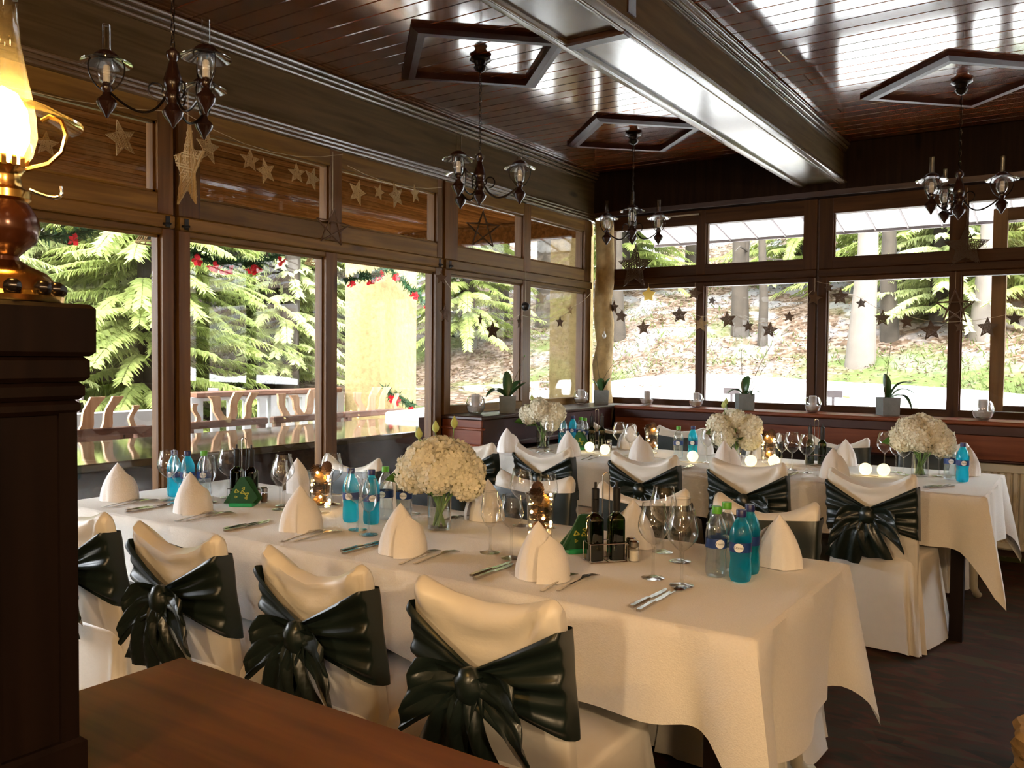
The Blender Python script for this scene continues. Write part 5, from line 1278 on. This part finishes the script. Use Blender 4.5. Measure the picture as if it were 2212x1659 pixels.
# glowing cotton balls on a wire
BLM = MB().ball((0, 0, 0.036), 0.035, 18, 12).mesh('light_ball', 'ball', True)
for x, y, l in ((-2.97, 5.10, 'glowing cotton ball light below the left hydrangeas of the back table'), (-2.84, 5.13, 'glowing cotton ball light before the back oil bottles'), (-2.68, 5.05, 'glowing cotton ball light behind the middle chair back'), (-2.06, 5.05, 'glowing cotton ball light before the turquoise bottle of the back table'),
             (-1.69, 5.05, 'glowing cotton ball light left below the middle pine cone vase'), (-1.575, 5.13, 'glowing cotton ball light right below the middle pine cone vase'), (-1.045, 5.08, 'glowing cotton ball light, left of two beside the right hydrangeas'), (-0.955, 5.11, 'glowing cotton ball light, right of two beside the right hydrangeas')):
    tag(obj('light_ball', BLM, None, (x, y, TZ+0.001)), l, 'light', 'cotton ball lights on the back table')
wp = []
bx = [(-3.05, 5.08), (-2.97, 5.06), (-2.90, 5.17), (-2.84, 5.09), (-2.68, 5.01), (-2.4, 5.12), (-2.06, 5.01), (-1.85, 5.06), (-1.69, 5.01), (-1.575, 5.09), (-1.3, 5.12), (-1.045, 5.04), (-0.955, 5.07)]
for i in range(len(bx)-1):
    for k in range(6):
        t = k/6; wp.append((bx[i][0]+(bx[i+1][0]-bx[i][0])*t, bx[i][1]+(bx[i+1][1]-bx[i][1])*t+0.012*math.sin(t*6.28), TZ+0.004+0.03*math.sin(PI*t)*(i == 2)))
tag(MB().tube(wp, 0.0018, 5).build('light_wire', 'string', None), 'thin pale wire linking the glowing balls on the back table', 'wire')

# ================================================================ ON THE LEDGES
LZ = 0.986
BWG = MB().lathe([(0.0, 0.003), (0.032, 0.002), (0.048, 0.016), (0.060, 0.045), (0.062, 0.070), (0.054, 0.100), (0.044, 0.116), (0.0425, 0.116), (0.052, 0.099), (0.060, 0.070), (0.058, 0.045), (0.046, 0.018), (0.0, 0.008)], 28, cap=False).mesh('bowl', 'glass', True)
BWS = MB().lathe([(0.0, 0.009), (0.044, 0.018), (0.056, 0.045), (0.055, 0.052), (0.0, 0.050)], 24, cap=False).mesh('sand', 'sand', True, 0.6)
BWC = MB().lathe([(0.0, 0.040), (0.027, 0.040), (0.027, 0.122), (0.024, 0.126), (0.0, 0.124)], 20, cap=False).mesh('candle', 'wax', True, 0.6)
BWK = MB().tube([(0, 0, 0.122), (0.001, 0, 0.133)], 0.001, 5).mesh('wick', 'blackplastic', True)
def candle_bowl(x, y, label, s=1.0, z=LZ):
    t = thing('candle_bowl', label, 'candle', (x, y, z), R.random()*6, 'candle bowls on the window ledges'); t.scale = (s, s, s)
    for n, me in (('bowl', BWG), ('sand', BWS), ('candle', BWC), ('wick', BWK)): obj(n, me, t)
candle_bowl(-3.645, 4.90, 'round glass candle bowl on the front end of the left boxed ledge', 1.12); candle_bowl(-3.72, 6.55, 'round glass candle bowl beside the corner log', 1.05)
candle_bowl(-3.23, 6.86, 'round glass candle bowl left in the first far window'); candle_bowl(-2.77, 6.85, 'round glass candle bowl by the mullion of the first far window'); candle_bowl(-1.80, 6.82, 'round glass candle bowl before the post between the far windows', 1.05); candle_bowl(-0.635, 6.84, 'round glass candle bowl right of the right hydrangeas', 1.15)
def pot_mesh(w, h):
    mb = MB(); b = w*0.93; i = w*0.86
    def rg(q, z): return [(-q, -q, z), (q, -q, z), (q, q, z), (-q, q, z)]
    vs = rg(b, 0)+rg(w, h)+rg(i, h)+rg(i*0.98, h-0.015); fs = [(3, 2, 1, 0), (12, 13, 14, 15)]
    for k in range(3):
        for a in range(4): c = (a+1) % 4; fs.append((k*4+a, k*4+c, k*4+4+c, k*4+4+a))
    mb.add(vs, fs); return mb.mesh('pot', 'concrete', False)
PT = pot_mesh(0.062, 0.125)
def oleaf(L, W, bend):
    mb = MB()
    def fn(u, v):
        w = W*math.sin(PI*(0.06+0.94*u))**0.55; b = v*2-1
        return (w*b, L*u*(1-0.25*bend*u), L*(0.75*u-bend*u*u)-w*0.35*(1-b*b)+w*0.35)
    mb.grid(fn, 14, 6); mb.v = mb.v; return mb.mesh('leaf', 'orchid', True, 2)
OL = [oleaf(0.17, 0.033, 0.25), oleaf(0.19, 0.028, 0.8), oleaf(0.15, 0.036, 0.45), oleaf(0.20, 0.022, 1.0)]
def orchid(x, y, rot, label, leaves, stems, s=1.0, potrot=0.6):
    t = thing('potted_orchid', label, 'plant', (x, y, LZ), rot, 'potted orchids on the ledges'); t.scale = (s, s, s)
    p = obj('pot', PT, t, None, potrot-rot); MB().lathe([(0.0, 0.113), (0.04, 0.112), (0.053, 0.108)], 12, cap=False).build('soil', 'soil', t)
    for a, tl, k, q in leaves: obj('leaf', OL[k], t, (0.012*math.cos(a+PI/2), 0.012*math.sin(a+PI/2), 0.112), (tl, 0, a), q)
    for pts in stems:
        mb = MB(); mb.tube(bezier(*pts, 12), [0.0035-0.002*i/12 for i in range(13)], 5); mb.build('flower_stem', 'stemb', t)
        e = pts[3]; MB().ball(e, 0.006, 8, 6).build('node', 'stemg', t)
orchid(-3.56, 5.18, 0.2, 'potted orchid with drooping dark leaves on the left boxed ledge', [(1.3, 0.2, 1, 1.15), (0.6, 0.9, 0, 1.1), (2.6, 0.1, 1, 1.2), (-0.6, 0.5, 2, 1.2), (-1.6, 0.2, 0, 1.0)], [((0, 0, .11), (0.03, 0.02, .22), (0.06, 0.05, .30), (0.10, 0.08, 0.42))], 1.0)
orchid(-3.60, 6.70, 0.3, 'potted orchid in the window corner beside the log', [(0.3, 0.9, 2, 0.9), (-0.9, 0.5, 0, 0.8), (1.6, 0.5, 0, 0.7), (2.9, 0.8, 2, 0.8)], [((0, 0, .11), (-0.02, 0.0, .25), (-0.04, 0, .38), (-0.06, 0.0, 0.52)), ((0, 0, .11), (0.0, 0.0, .22), (0.05, 0, .28), (0.10, 0.02, 0.36))])
orchid(-2.335, 6.80, 0.0, 'potted orchid with two tall stems in the first far window', [(-0.2, 1.0, 2, 1.1), (1.4, 0.15, 1, 0.85), (2.2, 0.3, 3, 0.9), (-1.5, 0.1, 1, 0.8), (-2.4, 0.3, 3, 0.8)], [((-0.02, 0, .11), (-0.02, 0.0, .22), (-0.03, 0, .34), (-0.035, 0.0, 0.46)), ((0.02, 0, .11), (0.06, 0.0, .22), (0.11, 0, .36), (0.19, 0.02, 0.50)), ((0.02, 0, .11), (0.10, 0.0, .18), (0.10, 0, .28), (0.15, 0.02, 0.34))], 1.05)
orchid(-1.27, 6.90, 0.1, 'potted orchid with arching leaves in the second far window', [(0.7, 0.9, 0, 1.0), (-1.2, 0.4, 3, 1.2), (-1.7, 0.7, 1, 1.25), (-0.9, -0.1, 3, 1.2)], [((-0.02, 0, .11), (-0.02, 0.0, .25), (0.0, 0, .35), (0.01, 0.0, 0.50))], 1.08)

# ================================================================ STARS
def star_pts(r, k=0.44): return [((r if i % 2 == 0 else r*k)*math.sin(PI*i/5), (r if i % 2 == 0 else r*k)*math.cos(PI*i/5)) for i in range(10)]
def inside(poly, x, z):
    c = False
    for i in range(len(poly)):
        (x0, z0), (x1, z1) = poly[i-1], poly[i]
        if (z0 > z) != (z1 > z) and x < (x1-x0)*(z-z0)/(z1-z0)+x0: c = not c
    return c
def woven_star(seed, dens, thick, fill=True):
    # unit star of twigs: outline plus wrapped strands clipped to the star
    r = random.Random(seed); mb = MB(); P = star_pts(1.0)
    mb.tube([(x, 0, z) for x, z in P], thick*1.3, 5, True)
    if fill:
        for ang in (0.5, 0.5+PI*0.4, 0.5+PI*0.8):
            d = Vector((math.cos(ang), math.sin(ang))); n = Vector((-d.y, d.x)); o = -0.95
            while o < 0.95:
                seg = None
                for i in range(81):
                    q = n*o+d*(-1.05+2.1*i/80)
                    if inside(P, q.x, q.y):
                        seg = [q, q] if seg is None else [seg[0], q]
                    elif seg:
                        if (seg[1]-seg[0]).length > 0.12: mb.tube([(seg[0].x, r.uniform(-.04, .04), seg[0].y), (seg[1].x, r.uniform(-.04, .04), seg[1].y)], thick, 4)
                        seg = None
                o += r.uniform(0.6, 1.4)*dens
    else:
        for i in range(5): mb.tube([(P[2*i][0], 0.03, P[2*i][1]), (P[(2*i+4) % 10][0], -0.03, P[(2*i+4) % 10][1])], thick*1.2, 5)
    return mb
ST = {'dark': [woven_star(s, 0.085, 0.034).mesh('woven_twigs', 'twig', False) for s in (1, 2)], 'straw': [woven_star(s, 0.11, 0.026).mesh('woven_straw', 'straw', False) for s in (3, 4)],
      'open': [woven_star(5, 0.2, 0.032, False).mesh('twig_frame', 'twig', False)], 'gold': [MB().prism(star_pts(1.0, 0.6), -0.05, 0.05, 1).mesh('gold_star', 'goldstar', False)], 'big': [woven_star(6, 0.06, 0.018).mesh('woven_twigs', 'twig', False)], 'bigstraw': [woven_star(7, 0.055, 0.022).mesh('woven_straw', 'straw', False)]}
nst = [0]
def star(loc, r, kind, rz, label, group, tilt=0.0, ztop_=None):
    t = thing('hanging_star', label, 'star', loc, 0, group); k = nst[0]; nst[0] += 1
    b = obj('star_body', ST[kind][k % len(ST[kind])], t, None, (0, tilt, rz), r)
    if ztop_ is not None: MB().tube([(0, 0, r*0.9), (0, 0, ztop_-loc[2])], 0.0012, 4).build('thread', 'string', t)
xs = -3.74
g_ = 'straw stars along the top of the left windows'
L_ = [(1.928, 2.294, 0.055, 'small straw star beside the lit lamp glass'), (2.266, 2.386, 0.085, 'straw star in the upper pane left of the wide window post'), (2.721, 2.437, 0.082, 'straw star at the left top of the upper pane right of the wide post'), (3.0, 2.433, 0.061, 'straw star, second in the upper pane right of the wide post'), (3.098, 2.39, 0.07, 'straw star, third in the upper pane right of the wide post'),
      (3.302, 2.415, 0.057, 'straw star, fourth in the upper pane right of the wide post'), (3.44, 2.413, 0.066, 'straw star, fifth in the upper pane right of the wide post'), (3.791, 2.391, 0.079, 'straw star, first in the upper pane right of the mullion'), (3.97, 2.421, 0.052, 'small straw star, second in the upper pane right of the mullion'), (4.155, 2.43, 0.083, 'straw star, third in the upper pane right of the mullion'), (4.327, 2.467, 0.061, 'straw star, last in the upper pane right of the mullion')]
for i, (y, z, r_, l) in enumerate(L_): star((xs+0.012*(i % 3), y, z), r_, 'straw', PI/2+R.uniform(-0.25, 0.25), l, g_, R.uniform(-0.35, 0.35))
def swag(pts, label, sagf=0.02):
    L = []
    for a, b in zip(pts, pts[1:]):
        for i in range(6):
            t = i/6; L.append((a[0]+(b[0]-a[0])*t, a[1]+(b[1]-a[1])*t, a[2]+(b[2]-a[2])*t-sagf*4*t*(1-t)))
    L.append(pts[-1]); tag(MB().tube(L, 0.0016, 4).build('star_string', 'string', None), label, 'string')
swag([(xs, 0.9, 2.58), (xs, 2.6, 2.59), (xs, 3.68, 2.60)], 'string across the tops of the left windows carrying straw stars', 0.09); swag([(xs, 3.72, 2.54), (xs, 4.62, 2.56)], 'string carrying straw stars right of the mullion', 0.05)
star((-3.52, 2.47, 2.27), 0.205, 'bigstraw', -0.28, 'big straw star hanging on the wide window post below the nearest chandelier', None, 0.12, 2.62)
star((xs, 3.60, 2.154), 0.112, 'open', PI/2-0.3, 'open twig star hanging on the window mullion', 'open twig stars', 0.1, 2.6)
star((xs, 5.102, 2.33), 0.14, 'open', PI/2-0.5, 'open twig star hanging in the third left window', 'open twig stars', 0.0, 2.62)
g_ = 'small dark stars in the third left window'
for y, z, r_, l in ((4.663, 1.697, 0.068, 'dark star on the post left of the third window'), (4.619, 1.94, 0.05, 'dark star high on the post left of the third window'), (5.077, 1.669, 0.048, 'small dark star above the left orchid'), (5.236, 1.595, 0.069, 'lowest dark star above the left orchid'), (5.593, 1.671, 0.056, 'dark star on the mullion of the third left window'), (6.214, 1.695, 0.051, 'dark star in the pane left of the corner log')):
    star((xs, y, z), r_, 'dark', PI/2+R.uniform(-0.4, 0.4), l, g_)
star((xs, 6.382, 1.809), 0.045, 'straw', PI/2, 'pale straw star next to the corner log', None)
swag([(xs, 4.60, 1.98), (xs, 4.9, 1.78), (xs, 5.25, 1.66), (xs, 5.6, 1.73), (xs, 6.2, 1.74), (xs, 6.42, 1.84), (xs, 6.75, 1.98)], 'string of dark stars across the third left window')
bb = thing('hanging_bauble', 'black bauble hanging in the third left window', 'bauble', (xs, 5.68, 1.80)); MB().ball((0, 0, 0), 0.035, 14, 10).build('ball', 'blackplastic', bb); MB().tube([(0, 0, 0.034), (0, 0, 0.3)], 0.0012, 4).build('thread', 'string', bb)
dr = thing('glass_drop', 'small clear glass drop hanging on the corner log', 'ornament', (XL+0.20, 6.84, 1.60)); MB().lathe([(0.0005, -0.03), (0.018, -0.012), (0.016, 0.008), (0.006, 0.026), (0.004, 0.036)], 14, cap=False).build('drop', 'clearpet', dr); MB().tube([(0, 0, 0.034), (0, 0, 0.07)], 0.0012, 4).build('thread', 'string', dr)
yf = 6.97
star((-3.385, 6.90, 2.20), 0.205, 'big', -0.25, 'big dark twig star hanging below the chandelier in the corner', None, 0.05, 2.62)
star((-3.281, yf, 1.961), 0.068, 'gold', 0, 'gold paper star below the big dark star', None, 0.0, 2.06)
F_ = [(-3.625, 1.858, 0.063), (-3.549, 1.777, 0.063), (-3.326, 1.669, 0.07), (-3.149, 1.728, 0.04), (-2.984, 1.778, 0.075), (-2.788, 1.695, 0.071), (-2.551, 1.727, 0.074), (-2.375, 1.67, 0.05), (-2.197, 1.638, 0.070), (-2.041, 1.744, 0.047)]
FN = ['first', 'second', 'third', 'fourth', 'fifth', 'sixth', 'seventh', 'eighth', 'ninth', 'tenth', 'eleventh']
for i, (x, z, r_) in enumerate(F_): star((x, yf, z), r_, 'dark' if i not in (3, 5) else 'straw', R.uniform(-0.4, 0.4), '%s twig star from the corner log on the string across the first far window' % FN[i], 'twig stars across the first far window', R.uniform(-0.15, 0.15))
swag([(-3.70, yf, 2.0)]+[(x, yf, z+r_*0.9) for x, z, r_ in F_]+[(-1.86, yf, 1.95)], 'string of twig stars across the first far window', 0.006)
F2 = [(-1.735, 1.964, 0.04), (-1.646, 1.892, 0.068), (-1.491, 1.837, 0.042), (-1.335, 1.717, 0.066), (-1.165, 1.69, 0.052), (-0.997, 1.622, 0.078), (-0.802, 1.647, 0.044), (-0.633, 1.639, 0.075), (-0.466, 1.702, 0.052)]
for i, (x, z, r_) in enumerate(F2): star((x, yf, z), r_, 'dark', R.uniform(-0.4, 0.4), '%s twig star from the left on the string across the second far window' % FN[i], 'twig stars across the second far window', R.uniform(-0.15, 0.15))
swag([(-1.83, yf, 2.02)]+[(x, yf, z+r_*0.9) for x, z, r_ in F2]+[(-0.1, yf, 1.95)], 'string of twig stars across the second far window', 0.006)
for x, z, r_, l in ((-2.843, 1.958, 0.062, 'dark star high on the mullion of the first far window'), (-1.84, 1.884, 0.058, 'dark star on the post between the far windows'), (-2.688, 1.89, 0.036, 'tiny star right of the mullion of the first far window')): star((x, yf-0.01, z), r_, 'dark', 0.3, l, 'stars on the far window posts', 0.2, 2.05)
star((-0.841, yf-0.02, 1.786), 0.13, 'open', 0.0, 'open twig star over the mullion of the second far window', 'open twig stars at the right', 0.0, 2.05)
star((-0.777, 6.93, 2.215), 0.155, 'big', 0.15, 'big straw twig star hanging at the top of the mullion below the right chandelier', None, 0.0, 2.64)
tag(MB().box(-3.12, -2.83, 6.99, 7.03, 2.63, 2.645).build('curtain_hook_bar', 'chrome', None, False), 'short pale hook bar at the top of the first far window mullion', 'hook')

# ================================================================ CHANDELIERS
CAN = MB().lathe([(0.0, 0.0), (0.018, -0.001), (0.055, -0.004), (0.062, -0.018), (0.040, -0.030), (0.030, -0.050), (0.040, -0.060), (0.028, -0.078), (0.008, -0.088), (0.0, -0.09)], 20, cap=False).mesh('canopy', 'iron', True, 0.6)
BOD = MB().lathe([(0.0005, -0.002), (0.007, 0.004), (0.010, 0.012), (0.034, 0.040), (0.040, 0.055), (0.030, 0.068), (0.020, 0.085), (0.026, 0.10), (0.030, 0.115), (0.024, 0.135), (0.034, 0.155), (0.034, 0.175), (0.022, 0.215), (0.014, 0.245), (0.024, 0.262), (0.024, 0.278), (0.012, 0.288), (0.008, 0.295), (0.0, 0.296)], 20, cap=False).mesh('turned_body', 'fontwood', True, 0.7)
FON = MB().lathe([(0.0005, 0.0), (0.006, 0.004), (0.010, 0.014), (0.030, 0.040), (0.036, 0.055), (0.030, 0.068), (0.016, 0.080), (0.013, 0.092), (0.020, 0.102), (0.020, 0.112), (0.012, 0.118), (0.012, 0.130), (0.0, 0.131)], 18, cap=False).mesh('font', 'fontwood', True, 0.7)
CHM = MB().lathe([(0.017, 0.122), (0.026, 0.135), (0.033, 0.155), (0.032, 0.175), (0.024, 0.20), (0.018, 0.222), (0.0155, 0.25), (0.0148, 0.335), (0.0135, 0.335), (0.0142, 0.25)], 18, cap=False).mesh('chimney', 'glass', True)
SHD = MB().lathe([(0.030, 0.222), (0.055, 0.212), (0.078, 0.200), (0.088, 0.196), (0.089, 0.199), (0.078, 0.204), (0.055, 0.216), (0.031, 0.226)], 28, cap=False).mesh('saucer_shade', 'saucer', True)
CPM = MB().lathe([(0.017, 0.243), (0.028, 0.239), (0.042, 0.226), (0.048, 0.219), (0.042, 0.222), (0.028, 0.234), (0.017, 0.237)], 20, cap=False).mesh('shade_cap', 'fontwood', True)
BUL = MB().lathe([(0.0, 0.125), (0.012, 0.127), (0.013, 0.148), (0.0115, 0.150), (0.0135, 0.154), (0.0115, 0.158), (0.0135, 0.163), (0.0115, 0.167), (0.0135, 0.172), (0.0115, 0.177), (0.0125, 0.182), (0.009, 0.190), (0.0, 0.192)], 14, cap=False)
BULM = BUL.mesh('bulb', 'cfl', True); BULW = BUL.mesh('bulb', 'warmbulb', True)
hp = []
for sd in (1, -1):
    hp.append(bezier((0.018*sd, 0, 0.10), (0.06*sd, 0, 0.13), (0.07*sd, 0, 0.19), (0.052*sd, 0, 0.212), 8))
hm = MB()
for p in hp: hm.tube(p, 0.0028, 5)
HAR = hm.mesh('harp', 'iron', True)
RAD = 0.225
am = MB(); am.tube(bezier((0.025, 0, 0.115), (0.07, 0, 0.02), (0.13, 0, 0.03), (RAD-0.012, 0, 0.105), 14), 0.0050, 6)
sp_ = [(0.055+0.030*math.cos(a)*(1-a/9), 0, 0.135+0.030*math.sin(a)*(1-a/9)) for a in [3.6-0.35*i for i in range(16)]]
am.tube([(0.028, 0, 0.115)]+sp_, 0.0036, 5)
ARM = am.mesh('arm', 'iron', True)
def chain_mesh(z0, z1):
    mb = MB(); n = int((z1-z0)/0.030); 
    for i in range(n):
        z = z0+(z1-z0)*(i+0.5)/n; L = (z1-z0)/n*0.72; pts = []
        for k in range(10):
            a = 2*PI*k/10; u = 0.0075*math.cos(a); q = L*math.sin(a); pts.append((u, 0, z+q) if i % 2 else (0, u, z+q))
        mb.tube(pts, 0.0022, 4, True)
    return mb.mesh('chain', 'iron', True)
CHN = chain_mesh(0.29, 0.745)
def chandelier(cx, cy, a0, label, lit=0.0, group='chandeliers under the ceiling frames'):
    t = thing('chandelier', label, 'chandelier', (cx, cy, 2.245), 0, group)
    obj('canopy', CAN, t, (0, 0, ZC-2.245)); obj('chain', CHN, t); obj('turned_body', BOD, t)
    for k in range(3):
        a = a0+k*2*PI/3; arm = obj('arm', ARM, t, None, a)
        l = obj('lamp', None, t, (RAD*math.cos(a), RAD*math.sin(a), 0.012), a); l.empty_display_size = 0.02
        for n, me in (('font', FON), ('chimney', CHM), ('saucer_shade', SHD), ('shade_cap', CPM), ('bulb', BULW if lit else BULM), ('harp', HAR)): obj(n, me, l)
    if lit:
        li = bpy.data.lights.new('chandelier_light', 'POINT'); li.energy = lit; li.color = (1.0, 0.71, 0.40); li.shadow_soft_size = 0.12
        lo = bpy.data.objects.new('chandelier_light', li); C.objects.link(lo); lo.location = (0, 0, -0.06); lo.parent = t
rad = math.radians
chandelier(-2.87, 1.95, rad(235), 'three armed bronze chandelier nearest the camera at upper left')
chandelier(-2.87, 3.88, rad(36), 'three armed bronze chandelier under the large diamond frame left of the beam')
chandelier(-2.87, 5.80, rad(-64), 'three armed bronze chandelier hanging in the window corner')
chandelier(-0.69, 5.75, rad(-3), 'three armed bronze chandelier right of the beam before the second far window')
WARM = 46
chandelier(-0.69, -2.0, rad(20), 'lit three armed chandelier behind the camera', WARM, 'lit chandeliers in the rest of the room')
chandelier(1.49, 0.0, rad(50), 'lit three armed chandelier to the right of the camera', WARM, 'lit chandeliers in the rest of the room')
chandelier(1.49, -1.95, rad(80), 'lit three armed chandelier in the rear right of the room', WARM, 'lit chandeliers in the rest of the room')

# ================================================================ OIL LAMP ON THE POST
lz = 1.4685
lp_ = thing('oil_lamp', 'lit brass and copper oil lamp with tall glass chimney on the dark post', 'lamp', (-1.232, 0.577, lz))
MB().lathe([(0.0, 0.0), (0.072, 0.0), (0.074, 0.008), (0.066, 0.014), (0.060, 0.030), (0.052, 0.040), (0.030, 0.050), (0.022, 0.056)], 28, cap=False).build('foot', 'brass', lp_, True, 0.5)
for a in (0.3, 0.75, 1.2, -0.3):
    MB().ball((0.066*math.cos(a), 0.066*math.sin(a), 0.018), 0.012, 8, 6, 1, 1, 0.9).build('ornament', 'iron', lp_)
MB().lathe([(0.020, 0.054), (0.018, 0.062), (0.026, 0.070), (0.040, 0.082), (0.0445, 0.100), (0.042, 0.116), (0.034, 0.130), (0.028, 0.138)], 28, cap=False).build('font', 'copper', lp_)
MB().lathe([(0.029, 0.136), (0.0335, 0.140), (0.0335, 0.150), (0.024, 0.156), (0.021, 0.170), (0.024, 0.178), (0.030, 0.184)], 24, cap=False).build('collar', 'brass', lp_, True, 0.6)
mb = MB()
for k in range(14):
    a = 2*PI*k/14; mb.box(0.0275*math.cos(a)-0.0032, 0.0275*math.cos(a)+0.0032, 0.0275*math.sin(a)-0.0032, 0.0275*math.sin(a)+0.0032, 0.182, 0.196)
mb.build('burner_gallery', 'brass', lp_, False)
MB().tube(bezier((0.030, 0.02, 0.152), (0.055, 0.04, 0.138), (0.065, 0.05, 0.138), (0.060, 0.046, 0.158), 8), 0.0026, 6).build('wick_key', 'steel', lp_)
MB().lathe([(0.0005, 0.190), (0.012, 0.195), (0.026, 0.210), (0.033, 0.235), (0.030, 0.262), (0.018, 0.283), (0.0005, 0.292)], 20, cap=False).build('flame', 'flame', lp_)
MB().lathe([(0.026, 0.186), (0.036, 0.200), (0.042, 0.225), (0.040, 0.255), (0.035, 0.285), (0.029, 0.315), (0.0225, 0.350), (0.0185, 0.402), (0.0205, 0.408), (0.0188, 0.408)], 24, cap=False).build('chimney', 'lampglass', lp_)
MB().lathe([(0.036, 0.268), (0.060, 0.262), (0.088, 0.248), (0.098, 0.244), (0.099, 0.247), (0.088, 0.252), (0.060, 0.266), (0.037, 0.272)], 32, cap=False).build('saucer_shade', 'lampglass', lp_)
for a in (0.65, 0.65+PI):
    c, s = math.cos(a), math.sin(a)
    MB().tube([(r_*c, r_*s, z) for r_, z in ((0.030, 0.180), (0.060, 0.188), (0.078, 0.205), (0.084, 0.228), (0.078, 0.246), (0.062, 0.252), (0.052, 0.246))], 0.0034, 6).build('shade_bracket', 'brass', lp_)
